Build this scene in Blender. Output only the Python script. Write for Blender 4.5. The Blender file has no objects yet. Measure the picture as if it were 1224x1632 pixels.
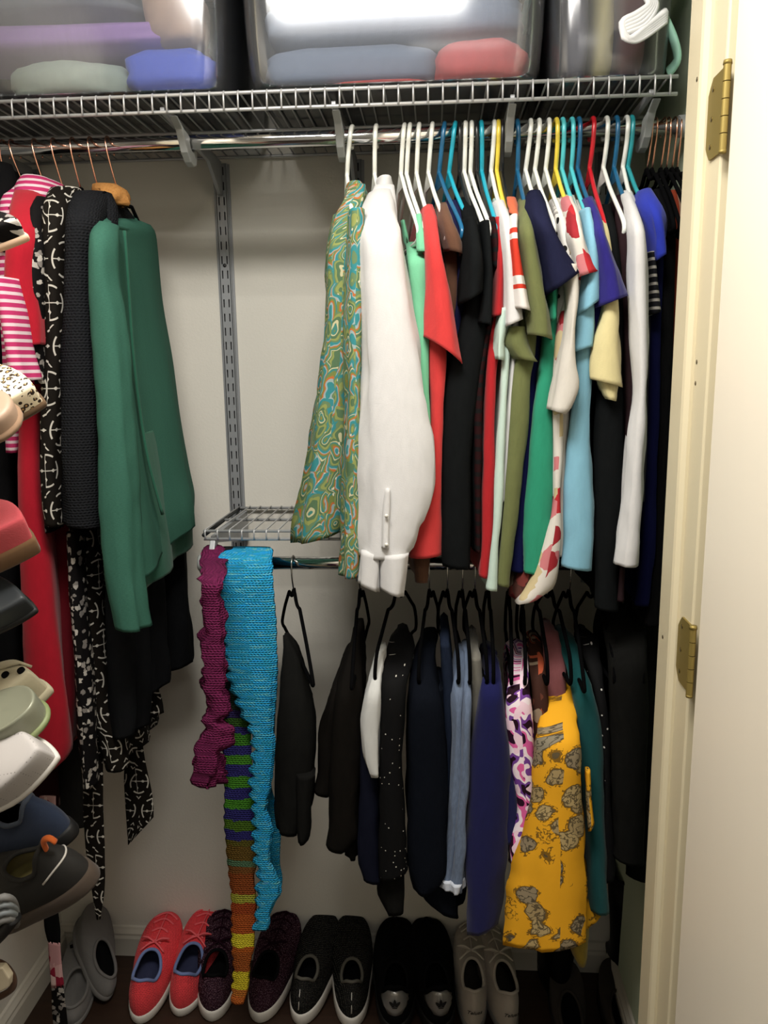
import bpy, bmesh, math, random
from mathutils import Vector, Matrix, noise as mnoise
random.seed(7)
SC = bpy.context.scene
COL = SC.collection
# ------------------------------------------------------------------ camera
F_PX = 1250.0
PITCH, YAW, ROLL = 0.1839224, 0.06706183, -0.01400161
CAM = Vector((0, -1.85587, 1.57831))
fw = Vector((-math.sin(YAW)*math.cos(PITCH), math.cos(YAW)*math.cos(PITCH), -math.sin(PITCH)))
r0 = Vector((math.cos(YAW), math.sin(YAW), 0)); u0 = r0.cross(fw)
rt = r0*math.cos(ROLL) + u0*math.sin(ROLL)
up = u0*math.cos(ROLL) - r0*math.sin(ROLL)
cd = bpy.data.cameras.new('camera'); cam = bpy.data.objects.new('camera', cd); COL.objects.link(cam)
M = Matrix((rt, up, -fw)).transposed().to_4x4(); M.translation = CAM
cam.matrix_world = M
cd.sensor_fit = 'VERTICAL'; cd.sensor_height = 36; cd.lens = 36*F_PX/1632
cd.clip_start = 0.02
SC.camera = cam
# ------------------------------------------------------------------ light
w = bpy.data.worlds.new('world'); SC.world = w; w.use_nodes = True
w.node_tree.nodes['Background'].inputs[0].default_value = (1.0, .93, .84, 1)
w.node_tree.nodes['Background'].inputs[1].default_value = 0.07
LAMP_X, LAMP_Y, LAMP_Z = -0.20, -1.24, 2.47
def area(name, loc, sx, sy, power, col):
    l = bpy.data.lights.new(name, 'AREA'); l.shape = 'RECTANGLE'; l.size = sx; l.size_y = sy
    l.energy = power; l.color = col
    o = bpy.data.objects.new(name, l); o.location = loc; COL.objects.link(o); return o
area('ceiling_lamp_light', (LAMP_X, LAMP_Y, LAMP_Z-.012), .70, .36, 33, (1, .965, .90))
area('rear_fill_light', (.25, -2.55, LAMP_Z-.012), .6, .6, 6, (1, .965, .90))  # added fill light, lifts the upper back wall under the shelf
SC.view_settings.view_transform = 'Standard'; SC.view_settings.look = 'None'
SC.view_settings.exposure = 0.0; SC.view_settings.gamma = 1.0
SC.view_settings.use_curve_mapping = False

# ------------------------------------------------------------------ helpers
def P(px, py, Y):
    "world point that the photo shows at (px,py), on the vertical plane y=Y"
    d = fw + rt*((px-612)/F_PX) - up*((py-816)/F_PX)
    return CAM + d*((Y-CAM.y)/d.y)
def PZ(px, py, z):
    d = fw + rt*((px-612)/F_PX) - up*((py-816)/F_PX)
    return CAM + d*((z-CAM.z)/d.z)
def lin(c): return c/12.92 if c <= .04045 else ((c+.055)/1.055)**2.4
CK = 1.0                                  # albedo scale of the fabrics being defined
def C(h):
    h = h.lstrip('#'); return tuple(CK*lin(int(h[i:i+2], 16)/255) for i in (0, 2, 4)) + (1,)
def sm(a, b, x):
    t = min(1, max(0, (x-a)/(b-a))); return t*t*(3-2*t)

def root(name, label, cat, loc=(0, 0, 0), group=None):
    o = bpy.data.objects.new(name, None); o.empty_display_size = .03; COL.objects.link(o)
    o.location = loc; o['label'] = label; o['category'] = cat
    if group: o['group'] = group
    return o
def tag(o, label, cat, group=None):
    o['label'] = label; o['category'] = cat
    if group: o['group'] = group
    return o
def struct(o): o['kind'] = 'structure'; return o
def put(name, bm, mat, parent=None, smooth=True, thick=0, label=None, bevel=0):
    "bmesh in world space -> one mesh object, optionally parented"
    me = bpy.data.meshes.new(name)
    if parent is not None:
        off = -Vector(parent.location)
        pp = parent.parent
        while pp is not None: off -= Vector(pp.location); pp = pp.parent
        bmesh.ops.translate(bm, vec=off, verts=bm.verts)
    bm.normal_update(); bm.to_mesh(me); bm.free()
    for p in me.polygons: p.use_smooth = smooth
    o = bpy.data.objects.new(name, me); COL.objects.link(o)
    for m in (mat if isinstance(mat, (list, tuple)) else [mat]): me.materials.append(m)
    if parent is not None: o.parent = parent
    if bevel:
        b = o.modifiers.new('bevel', 'BEVEL'); b.width = bevel; b.segments = 2; b.limit_method = 'ANGLE'
    if thick:
        s = o.modifiers.new('solid', 'SOLIDIFY'); s.thickness = thick; s.offset = -1
    if label: o['label'] = label
    return o
def box(bm, lo, hi):
    v = [bm.verts.new((x, y, z)) for x in (lo[0], hi[0]) for y in (lo[1], hi[1]) for z in (lo[2], hi[2])]
    for f in ((0, 1, 3, 2), (4, 6, 7, 5), (0, 4, 5, 1), (2, 3, 7, 6), (0, 2, 6, 4), (1, 5, 7, 3)):
        bm.faces.new([v[i] for i in f])
def BOX(lo, hi): bm = bmesh.new(); box(bm, lo, hi); return bm
def tube(bm, pts, r, n=8, closed=False, flat=None):
    "sweep a circle (or ellipse: flat=(axis vector, ratio)) along a polyline"
    pts = [Vector(p) for p in pts]; N = len(pts); rings = []
    rr = r if isinstance(r, (list, tuple)) else [r]*N
    ref = None
    for i in range(N):
        a = pts[(i-1) % N] if (closed or i > 0) else pts[i]
        b = pts[(i+1) % N] if (closed or i < N-1) else pts[i]
        t = (b-a).normalized() if (b-a).length > 1e-9 else Vector((0, 0, 1))
        if ref is None:
            ref = t.orthogonal().normalized()
        ref = (ref - t*ref.dot(t))
        ref = ref.normalized() if ref.length > 1e-6 else t.orthogonal().normalized()
        bi = t.cross(ref)
        ring = []
        for k in range(n):
            an = 2*math.pi*k/n
            q = ref*math.cos(an)*rr[i] + bi*math.sin(an)*rr[i]
            if flat: q = q - flat[0]*q.dot(flat[0])*(1-flat[1])
            ring.append(bm.verts.new(pts[i]+q))
        rings.append(ring)
    for i in range(N if closed else N-1):
        A, B = rings[i], rings[(i+1) % N]
        for k in range(n):
            bm.faces.new((A[k], A[(k+1) % n], B[(k+1) % n], B[k]))
    if not closed:
        bm.faces.new(rings[0][::-1]); bm.faces.new(rings[-1])
def TUBE(pts, r, n=8, closed=False, flat=None):
    bm = bmesh.new(); tube(bm, pts, r, n, closed, flat); return bm
def prism(bm, outline, axis, a0, a1):
    "extrude a 2-D outline along x ('x': outline=(y,z)) or y or z"
    def mk(p, a):
        return {'x': (a, p[0], p[1]), 'y': (p[0], a, p[1]), 'z': (p[0], p[1], a)}[axis]
    A = [bm.verts.new(mk(p, a0)) for p in outline]; B = [bm.verts.new(mk(p, a1)) for p in outline]
    n = len(outline)
    for i in range(n): bm.faces.new((A[i], A[(i+1) % n], B[(i+1) % n], B[i]))
    bm.faces.new(A[::-1]); bm.faces.new(B)
    bmesh.ops.recalc_face_normals(bm, faces=bm.faces)
def spline(rows, n):
    "Catmull-Rom through rows of equal-length tuples, n samples, spaced by the first value"
    ks = [r[0] for r in rows]; out = []
    for i in range(n):
        x = ks[0] + (ks[-1]-ks[0])*i/(n-1)
        j = 0
        while j < len(ks)-2 and x > ks[j+1]: j += 1
        a = (x-ks[j])/max(1e-9, ks[j+1]-ks[j])
        p0 = rows[max(0, j-1)]; p1 = rows[j]; p2 = rows[j+1]; p3 = rows[min(len(rows)-1, j+2)]
        o = []
        for q in range(len(p1)):
            d1 = (p2[q]-p0[q])/max(1e-9, p2[0]-p0[0]); d2 = (p3[q]-p1[q])/max(1e-9, p3[0]-p1[0]); h = p2[0]-p1[0]
            if (p2[q]-p1[q])*(p1[q]-p0[q]) <= 0: d1 *= .3
            if (p2[q]-p1[q])*(p3[q]-p2[q]) <= 0: d2 *= .3
            o.append((2*a**3-3*a*a+1)*p1[q] + (a**3-2*a*a+a)*h*d1 + (-2*a**3+3*a*a)*p2[q] + (a**3-a*a)*h*d2)
        out.append(o)
    return out
def smooth_path(pts, n=4):
    "open Catmull-Rom path in 3-D"
    P_ = [Vector(p) for p in pts]; out = []
    for i in range(len(P_)-1):
        a, b, c, d = P_[max(0, i-1)], P_[i], P_[i+1], P_[min(len(P_)-1, i+2)]
        for k in range(n):
            t = k/n
            out.append(.5*((2*b) + (c-a)*t + (2*a-5*b+4*c-d)*t*t + (3*b-a-3*c+d)*t**3))
    out.append(P_[-1]); return out

# ------------------------------------------------------------------ node language
class X:
    T = None
    def __init__(s, v): s.v = v
    def _o(s, op, b=None, c=None): return mth(op, s, b, c)
    def __add__(s, b): return mth('ADD', s, b)
    __radd__ = __add__
    def __sub__(s, b): return mth('SUBTRACT', s, b)
    def __rsub__(s, b): return mth('SUBTRACT', b, s)
    def __mul__(s, b): return mth('MULTIPLY', s, b)
    __rmul__ = __mul__
    def __truediv__(s, b): return mth('DIVIDE', s, b)
    def __lt__(s, b): return mth('LESS_THAN', s, b)
    def __gt__(s, b): return mth('GREATER_THAN', s, b)
def plug(sock, v):
    if isinstance(v, X): X.T.links.new(v.v, sock)
    elif isinstance(v, (tuple, list)): sock.default_value = v
    else: sock.default_value = v
def mth(op, a, b=None, c=None):
    n = X.T.nodes.new('ShaderNodeMath'); n.operation = op
    for i, q in enumerate((a, b, c)):
        if q is not None: plug(n.inputs[i], q)
    return X(n.outputs[0])
def mx(f, a, b):
    n = X.T.nodes.new('ShaderNodeMix'); n.data_type = 'RGBA'
    plug(n.inputs[0], f); plug(n.inputs[6], a); plug(n.inputs[7], b); return X(n.outputs[2])
def vec(x, y, z=0.0):
    n = X.T.nodes.new('ShaderNodeCombineXYZ')
    for i, q in enumerate((x, y, z)): plug(n.inputs[i], q)
    return X(n.outputs[0])
def sep(v):
    n = X.T.nodes.new('ShaderNodeSeparateXYZ'); plug(n.inputs[0], v); return [X(o) for o in n.outputs]
def uv():
    n = X.T.nodes.new('ShaderNodeUVMap'); n.uv_map = 'UVMap'; return sep(X(n.outputs[0]))[:2]
def oc():
    n = X.T.nodes.new('ShaderNodeTexCoord'); return sep(X(n.outputs['Object']))
def noi(v, scale, detail=2, rough=.5, out=0):
    n = X.T.nodes.new('ShaderNodeTexNoise'); plug(n.inputs['Vector'], v)
    n.inputs['Scale'].default_value = scale; n.inputs['Detail'].default_value = detail; n.inputs['Roughness'].default_value = rough
    return X(n.outputs[out])
def vor(v, scale, rnd=1.0, feat='F1', out='Distance'):
    n = X.T.nodes.new('ShaderNodeTexVoronoi'); n.feature = feat; plug(n.inputs['Vector'], v)
    n.inputs['Scale'].default_value = scale; n.inputs['Randomness'].default_value = rnd
    return X(n.outputs[out])
def ramp(f, stops, const=True):
    n = X.T.nodes.new('ShaderNodeValToRGB'); n.color_ramp.interpolation = 'CONSTANT' if const else 'LINEAR'
    e = n.color_ramp.elements
    while len(e) > 1: e.remove(e[-1])
    e[0].position = stops[0][0]; e[0].color = C(stops[0][1])
    for p, c in stops[1:]:
        q = e.new(p); q.color = C(c)
    plug(n.inputs[0], f); return X(n.outputs[0])
def frac(a): return mth('FRACT', a)
def absx(a): return mth('ABSOLUTE', a)
def sinx(a): return mth('SINE', a)
MATS = {}
def material(name, color, rough=.85, bump=None, bstr=.3, bdist=.002, metal=0, sheen=0, spec=.5, trans=0, coat=0, ior=1.45):
    "color / bump may be functions building nodes"
    if name in MATS: return MATS[name]
    m = bpy.data.materials.new(name); m.use_nodes = True; X.T = m.node_tree
    b = m.node_tree.nodes['Principled BSDF']
    c = color() if callable(color) else (C(color) if isinstance(color, str) else color)
    plug(b.inputs['Base Color'], c)
    b.inputs['Roughness'].default_value = rough; b.inputs['Metallic'].default_value = metal
    b.inputs['Specular IOR Level'].default_value = spec
    b.inputs['Sheen Weight'].default_value = sheen; b.inputs['IOR'].default_value = ior
    b.inputs['Coat Weight'].default_value = coat
    b.inputs['Transmission Weight'].default_value = trans
    if bump:
        n = m.node_tree.nodes.new('ShaderNodeBump'); n.inputs['Strength'].default_value = bstr; n.inputs['Distance'].default_value = bdist
        plug(n.inputs['Height'], bump()); m.node_tree.links.new(n.outputs[0], b.inputs['Normal'])
    MATS[name] = m; return m
def weave():
    u, v = uv(); return noi(vec(u, v), 420, 2, .6)*.6 + noi(vec(u, v*.35), 28, 3)*1.0 + noi(vec(u, v*.5), 11, 3, .6)*4.5
def knitb():
    u, v = uv(); return sinx(v*1300)*.5 + sinx(u*900 + sinx(v*650)*1.2)*.6 + noi(vec(u, v), 60, 2)
def cloth(hexa, var=.10, name=None, rough=.9, bump=weave, bstr=.35, sheen=.1, scale=(90, 30)):
    def col():
        u, v = uv(); n = noi(vec(u*scale[0]/30, v*scale[1]/30), 30, 4, .65)
        c = C(hexa); k = 1+var*1.2
        return mx(n, tuple(max(0, x*(1-var*1.6)) for x in c[:3])+(1,), tuple(min(1, x*k) for x in c[:3])+(1,))
    dark = max(C(hexa)[:3]) < .05
    return material(name or 'cloth_'+hexa.strip('#'), col, rough, bump, bstr, .0015, sheen=0 if dark else sheen, spec=.04 if dark else .2)
def printed(name, fn, rough=.8, bump=weave, bstr=.25): return material(name, fn, rough, bump, bstr, .0015, spec=.12)
def medallion(su=.066, sv=.072, ink='#cfcac0', bg='#17130f'):
    def fn():
        u, v = uv(); V = v/sv
        row = mth('FLOOR', V)
        U = u/su + frac(row*.5)
        x = frac(U)-.5; y = frac(V)-.5
        ax, ay = absx(x), absx(y)
        r = mth('SQRT', x*x+y*y)
        mn, mxx = mth('MINIMUM', ax, ay), mth('MAXIMUM', ax, ay)
        ring = (absx(r-.40) < .022)*(mn/mxx < .66)
        cross = (mn < .011)*(r < .40)
        star = ((mn*1.6 + absx(mxx-.22)) < .075)
        dia = absx((ax-.5))+absx(ay-.5)
        sq = (absx(dia-.09) < .022)
        f = mth('MINIMUM', ring+cross+star+sq, 1.0)
        return mx(f, C(bg), C(ink))
    return fn
def dots(bg, ink, s, rad, jit=.0):
    def fn():
        u, v = uv()
        d = vor(vec(u, v), 1/s, jit); return mx(d < rad, C(bg), C(ink))
    return fn
def stripes(c1, c2, s, duty=.5, axis='v', off=0):
    def fn():
        u, v = uv(); q = v if axis == 'v' else u
        return mx(frac(q/s+off) < duty, C(c1), C(c2))
    return fn
def floral(bg, inks, s=.03, thr=.42, warp=.5):
    def fn():
        u, v = uv(); n = noi(vec(u, v), 1/s*1.6, 2, .5, 1)
        nx, ny, nz = sep(n)
        V = vec(u+(nx-.5)*s*warp, v+(ny-.5)*s*warp)
        d = vor(V, 1/s); c = sep(vor(V, 1/s, out='Color'))[0]
        k = len(inks); petals = ramp(c, [(i/k, h) for i, h in enumerate(inks)])
        return mx(d < thr, C(bg), petals)
    return fn
def paisley():
    u, v = uv(); n = sep(noi(vec(u, v), 22, 2, .5, 1))
    V = vec(u*1.3+(n[0]-.5)*.04, v*.75+(n[1]-.5)*.04)
    d = vor(V, 27); c = sep(vor(V, 27, out='Color'))
    k = frac(d*1.7+c[0]*.9)
    base = ramp(k, [(0, '#5d7a5a'), (.16, '#97a05e'), (.28, '#6f8a64'), (.40, '#3f8f94'), (.56, '#9fb4b4'), (.64, '#c4713f'), (.71, '#7f8a4c'), (.82, '#4b8a80'), (.93, '#cfc9a0')])
    dd = vor(V, 75, .6)
    return mx((dd < .18)*(c[1] > .55), base, C('#e9e2c8'))
def yellowfl():
    u, v = uv(); n = sep(noi(vec(u, v), 26, 3, .55, 1))
    V = vec(u+(n[0]-.5)*.028, v+(n[1]-.5)*.028)
    d = vor(V, 21, .95); c = sep(vor(V, 21, .95, out='Color'))
    blob = (d < .46)*(c[0] > .30)
    line = (absx(d-.46) < .03)*(c[0] > .30)
    vein = (absx(noi(vec(u, v), 75, 2)-.5) < .035)*((d < .56)*(c[0] > .2))
    petal = ramp(c[1], [(0, '#73746a'), (.35, '#8f8568'), (.6, '#67726f'), (.8, '#a39672')])
    g = mx(blob*.85, C('#dc9f24'), petal)
    return mx(mth('MINIMUM', line+vein, 1.0)*.75, g, C('#2a241d'))
def splotch():
    u, v = uv(); n = noi(vec(u*1.5, v), 22, 1, .4); m = noi(vec(u*1.3+3, v+5), 30, 1, .4)
    a = ramp(n, [(0, '#2a1024'), (.40, '#d35e9a'), (.48, '#e9dbe2'), (.56, '#6e3f8f'), (.62, '#24101c')])
    return mx(m > .57, a, C('#e6c8d6'))
def heather(c1, c2):
    def fn():
        u, v = uv(); n = noi(vec(u*.25, v*1.6), 700, 2, .7); k = noi(vec(u, v*.25), 20, 3)
        return mx(n*.75+k*.25, C(c1), C(c2))
    return fn
def leopard():
    x, y, z = oc(); d = vor(vec(x, y, z), 140, .9)
    n = noi(vec(x, y, z), 130, 2)
    r = (absx(d-.36) < .13)*(n > .42)
    return mx(r, mx(d < .25, C('#efe2c4'), C('#c29a62')), C('#2c1e12'))

# fabrics used more than once
BLACK = cloth('#0f0f10', .2); CHAR = cloth('#26272a', .15)
CHROME = material('chrome', '#d8d8d8', .12, metal=1)
SATIN = material('satin_metal', '#b4b5b6', .4, metal=.45)
SILVERPAINT = material('silver_paint', '#9b9da0', .42, metal=.4)
GREYPLASTIC = material('grey_plastic', '#8f9190', .45)
COPPER = material('copper_wire', '#e0a58c', .2, metal=1)
VELVET = material('black_velvet', '#070708', .95, spec=.03)
BRASS = material('brass', '#8d7b42', .5, metal=.55)

# ================================================================== ROOM
def wallbump():
    x, y, z = oc(); return noi(vec(x, y, z), 160, 3, .6)
WALL = material('wall_paint', '#d8d4ca', .75, wallbump, .25, .002, spec=.3)
WALLG = material('wall_sage', '#c6d3ba', .75, wallbump, .25, .002, spec=.3)  # right closet wall alone, in a pale sage tone
CEIL = material('ceiling_paint', '#e8e5df', .85)
TRIM = material('cream_gloss_trim', '#d3c8aa', .4, spec=.5)
DOORP = material('door_paint', '#ece3d2', .42, spec=.5)
BASE = material('baseboard_paint', '#c9c4b8', .4)
def floorcol():
    x, y, z = oc(); n = noi(vec(x*.25, y*6, z), 14, 4, .6); return mx(n, C('#1c120c'), C('#3a261a'))
FLOORM = material('dark_wood_floor', floorcol, .5)
XL, XR, YF = -1.03, .457, -.62           # closet interior
def wall(name, lo, hi, m): return struct(put(name, BOX(lo, hi), m, smooth=False))
wall('floor', (-2.2, -3.4, -.06), (2.2, .12, 0), FLOORM)
wall('ceiling', (-2.2, -3.4, 2.5), (2.2, .12, 2.58), CEIL)
wall('wall_back', (-1.15, 0, 0), (.62, .12, 2.5), WALL)
wall('wall_left', (-1.15, YF, 0), (XL, 0, 2.5), WALL)
wall('wall_right', (XR, YF, 0), (.62, 0, 2.5), WALLG)
JX = .372                                # right jamb face
wall('wall_front_left', (-2.2, -.74, 0), (-.90, YF, 2.5), WALL)
wall('wall_front_right', (JX+.02, -.74, 0), (2.2, YF, 2.5), WALL)
wall('wall_room_left', (-2.3, -3.4, 0), (-2.2, -.62, 2.5), WALL)
wall('wall_room_right', (2.2, -3.4, 0), (2.3, -.62, 2.5), WALL)
wall('wall_room_rear', (-2.2, -3.5, 0), (2.2, -3.4, 2.5), WALL)
def base_profile(n=0):
    return [(0, 0), (.016, 0), (.016, .052), (.013, .060), (.0135, .066), (.008, .076), (.006, .081), (0, .083)]
bm = bmesh.new(); prism(bm, [(-a-.0005, b) for a, b in base_profile()], 'x', XL, XR)
struct(put('baseboard_back', bm, BASE, smooth=False))
bm = bmesh.new(); prism(bm, [(XL+a+.0005, b) for a, b in base_profile()], 'y', YF, -.017)
struct(put('baseboard_left', bm, BASE, smooth=False))
bm = bmesh.new(); prism(bm, [(XR-a-.0005, b) for a, b in base_profile()], 'y', YF, -.017)
struct(put('baseboard_right', bm, BASE, smooth=False))
# right jamb: board, stop with a bead, rounded outer edge
bm = bmesh.new(); prism(bm, [(JX, YF), (JX, -.736), (JX+.02, -.736), (JX+.02, YF)], 'z', 0, 2.5)
jamb = struct(put('trim_1', bm, TRIM, smooth=False, bevel=.003))
bm = bmesh.new(); prism(bm, [(JX, YF+.004), (JX-.012, YF+.004), (JX-.012, -.668), (JX-.010, -.673), (JX-.004, -.679), (JX, -.679)], 'z', 0, 2.5)
put('door_stop', bm, TRIM, jamb, smooth=False)
bm = bmesh.new(); prism(bm, [(-.90, YF), (-.90, -.748), (-.88, -.748), (-.88, YF)], 'z', 0, 2.5)
struct(put('trim_2', bm, TRIM, smooth=False, bevel=.003))
def screw(bm, c, r, axis):
    tube(bm, [Vector(c), Vector(c)+Vector(axis)], r, 10)
for (px, py, Y) in ((1125, 126, -.66), (1102, 577, -.69), (1101, 611, -.69), (1051, 1015, -.64)):
    z = P(px, py, Y).z
    bm = bmesh.new(); screw(bm, (JX-(.0125 if Y > -.679 else .0005), Y, z), .0032, (.003, 0, 0))
    put('screw_head', bm, material('dull_screw', '#6a604a', .4, metal=.7), jamb)
# door, open square to the wall
dz0, dz1 = .012, 2.47
bm = bmesh.new(); box(bm, (JX+.004, -1.38, dz0), (JX+.039, -.756, dz1))
door = struct(put('door_1', bm, DOORP, smooth=False, bevel=.002))
def hinge(za, zb):
    y0, y1 = -.690, -.752
    bm = bmesh.new()
    o = [(y0+.0, za+.01), (y0+.006, za+.018), (y0+.006, zb-.018), (y0, zb-.01), (y0-.01, zb), (y1, zb), (y1, za), (y0-.01, za)]
    prism(bm, o, 'x', JX-.003, JX+.0005)
    h = put('hinge_leaf', bm, BRASS, door, smooth=False)
    bm = bmesh.new(); kx, ky = JX-.003, y1
    for k in range(5):
        a = za+(zb-za)*k/5; b = za+(zb-za)*(k+1)/5-.0012
        tube(bm, [(kx, ky, a), (kx, ky, b)], .0050, 20)
    put('knuckle', bm, BRASS, h, smooth=False)
    bm = bmesh.new(); tube(bm, [(kx, ky, zb-.001), (kx, ky, zb+.004)], [.0058, .0052], 12); tube(bm, [(kx, ky, za-.004), (kx, ky, za)], [.0048, .0052], 12)
    put('pin', bm, BRASS, h)
    for k in (.16, .5, .86):
        bm = bmesh.new(); screw(bm, (JX-.0035, y0-.012, za+(zb-za)*k), .0035, (.002, 0, 0))
        put('screw_head', bm, material('dark_screw', '#5a4a22', .4, metal=.8), h)
hinge(P(1135, 250, -.72).z, P(1140, 116, -.72).z)
hinge(P(1085, 1093, -.72).z, P(1092, 990, -.72).z)
# ceiling lamp housing (above the frame)
lamp = root('ceiling_lamp', 'white rectangular ceiling lamp above the closet opening', 'lamp', (LAMP_X, LAMP_Y, LAMP_Z))
put('housing', BOX((LAMP_X-.5, LAMP_Y-.2, LAMP_Z), (LAMP_X+.5, LAMP_Y+.2, 2.5)), CEIL, lamp, smooth=False)

lamp = root('ceiling_lamp', 'added square white fill lamp, unseen, further back in the room', 'lamp', (.25, -2.55, LAMP_Z))  # unseen housing added to go with the rear fill light
put('housing', BOX((-.08, -2.88, LAMP_Z), (.58, -2.22, 2.5)), CEIL, lamp, smooth=False)
# ================================================================== WIRE SHELVES, RODS, STANDARDS
ROD = Vector((0, -.31, 1.995)); ROD_R = .0135
LOW = Vector((0, -.31, 1.184))
DECK = 2.046; SY = -.41
def wire_shelf(name, label, x0, x1, yf, zd, lip, pitch, extra=()):
    s = root(name, label, 'shelf', (x0, 0, zd))
    def rail(n, y, z, r=.0032): return put(n, TUBE([(x0, y, z), (x1, y, z)], r, 8), SATIN, s)
    rail('front_rail', yf, zd); rail('front_rail', yf, zd-lip); rail('back_rail', -.012, zd-.004)
    for y in extra: rail('support_rail', y, zd-.006)
    me = None; n = int((x1-x0)/pitch)
    for i in range(n+1):
        x = x0+.004+i*pitch
        if me is None:
            o = put('wire', TUBE([(x, -.010, zd), (x, yf+.0, zd+.003), (x, yf-.0042, zd), (x, yf-.0042, zd-lip-.002)], .0017, 6), SATIN, s)
            me, b0 = o, x
        else:
            o = me.copy(); COL.objects.link(o); o.parent = s; o.location = (x-b0, 0, 0)
    return s
wire_shelf('wire_shelf', 'long grey ventilated wire shelf carrying the clear storage bins', XL+.006, .404, SY, DECK, .027, .0252, (-.21,))
ls = wire_shelf('wire_shelf', 'short grey wire shelf just above the lower rod', -.478, .42, -.30, 1.249, .017, .0255, (-.15,))
put('end_rail', TUBE([(-.478, -.30, 1.240), (-.478, -.01, 1.243)], .0045, 8), material('dark_metal', '#3c3d3f', .4, metal=.7), ls)

def rodobj(label, x0, x1, c, capl=True, capr=True):
    r = root('closet_rod', label, 'rod', (x0, c.y, c.z))
    put('rod_tube', TUBE([(x0, c.y, c.z), (x1, c.y, c.z)], ROD_R, 24), CHROME, r)
    for ok, x, s in ((capl, x0, -1), (capr, x1, 1)):
        if ok: put('end_cap', TUBE([(x-s*.004, c.y, c.z), (x+s*.012, c.y, c.z), (x+s*.016, c.y, c.z)], [.0185, .0195, .016], 20), GREYPLASTIC, r)
    return r
rodobj('long upper chrome closet rod under the big wire shelf', XL+.018, .440, ROD)
rodobj('lower chrome closet rod under the short wire shelf', -.472, .44, LOW)

# slotted wall standards
def standard(x, zt, zb, label):
    s = root('wall_standard', label, 'shelf upright', (x, 0, zb), 'slotted uprights on the back wall')
    W, D = .0125, .011
    bm = bmesh.new(); pitch = .032
    xs = [-W, -.0074, -.0044, .0044, .0074, W]
    z = zt; zz = [zt]
    while z-pitch > zb: zz += [z-.007, z-.025]; z -= pitch
    zz.append(zb)
    g = [[bm.verts.new((x+a, -D, c)) for a in xs] for c in zz]
    for j in range(len(zz)-1):
        for i in range(5):
            if j % 2 == 1 and i in (1, 3): continue
            bm.faces.new((g[j][i], g[j+1][i], g[j+1][i+1], g[j][i+1]))
    put('slotted_face', bm, SILVERPAINT, s, smooth=False, thick=.0015)
    bm = bmesh.new()
    for sx in (-1, 1): box(bm, (x+sx*W-.0015, -D, zb), (x+sx*W+.0015, -.0005, zt)); box(bm, (x+sx*(W+.003)-.0035, -.003, zb), (x+sx*(W+.003)+.0035, -.0004, zt))
    put('side_flange', bm, SILVERPAINT, s, smooth=False)
    put('inner_web', BOX((x-W, -.004, zb), (x+W, -.001, zt)), material('dark_slot', '#2b2b2c', .6), s, smooth=False)
    zs = P(360, 424, 0).z
    bm = bmesh.new(); screw(bm, (x, -D-.0012, zs), .0042, (0, .003, 0)); put('screw_head', bm, material('steel_screw', '#58585a', .35, metal=.8), s)
    return s
STX = [P(52, 262, 0).x, -.482, P(567, 260, 0).x, P(790, 240, 0).x, P(962, 240, 0).x]
for i, x in enumerate(STX):
    standard(x, 2.03, 1.06 if i else 1.3, ['slotted metal wall upright behind the left copper hooks', 'slotted metal wall upright in bare wall beside the green top', 'slotted metal wall upright behind the paisley blouse', 'slotted metal wall upright behind the yellow hanger', 'slotted metal wall upright behind the red hanger'][i])
# brackets: arm under the shelf and the grey hook that carries the rod
def bracket(xa, px, label):
    b = root('shelf_bracket', label, 'bracket', (xa, 0, DECK-.02))
    bm = bmesh.new(); prism(bm, [(-.0125, DECK-.012), (-.0125, DECK-.085), (-.03, DECK-.085), (-.11, DECK-.034), (-.39, DECK-.022), (-.39, DECK-.012)], 'x', xa-.004, xa+.004)
    put('arm', bm, SILVERPAINT, b, smooth=False, bevel=.001)
    xh = P(px, 225, -.31).x
    o = [(-.400, DECK-.030), (-.392, DECK-.028), (-.355, DECK-.04), (-.335, 2.004)]
    o += [(-.31+.0165*math.cos(a), 1.995+.0165*math.sin(a)) for a in [math.radians(q) for q in (160, 190, 220, 250, 280, 310, 340)]]
    o += [(-.287, 1.988), (-.283, 1.972), (-.290, 1.958), (-.305, 1.953), (-.325, 1.957), (-.343, 1.970), (-.356, 1.988), (-.368, 2.004)]
    bm = bmesh.new(); prism(bm, o, 'x', xh-.007, xh+.007)
    put('rod_hook', bm, GREYPLASTIC, b, smooth=False, bevel=.002)
    return b
for xa, px, l in ((STX[0], -30, 'leftmost shelf bracket above the pink striped top'), (STX[1], 301, 'grey shelf bracket and rod hook right of the copper hooks'), (STX[2], 545, 'grey shelf bracket with rod hook beside the paisley blouse'), (STX[3], 809, 'grey shelf bracket with rod hook beside the yellow hanger at middle'), (STX[4], 1024, 'grey shelf bracket with rod hook left of the right copper hooks')):
    bracket(xa, px, l)
b = root('shelf_bracket', 'small silver bracket holding up the left end of the short wire shelf', 'bracket', (-.46, 0, 1.23))
bm = bmesh.new(); prism(bm, [(-.012, 1.238), (-.012, 1.17), (-.03, 1.17), (-.29, 1.222), (-.30, 1.238)], 'x', -.464, -.456)
put('arm', bm, SILVERPAINT, b, smooth=False)
bm = bmesh.new(); prism(bm, [(-.300, 1.232), (-.275, 1.232), (-.290, 1.2), (-.292, 1.186), (-.328, 1.186), (-.32, 1.2)], 'x', -.466, -.454)
put('rod_hook', bm, SILVERPAINT, b, smooth=False, bevel=.002)

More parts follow.
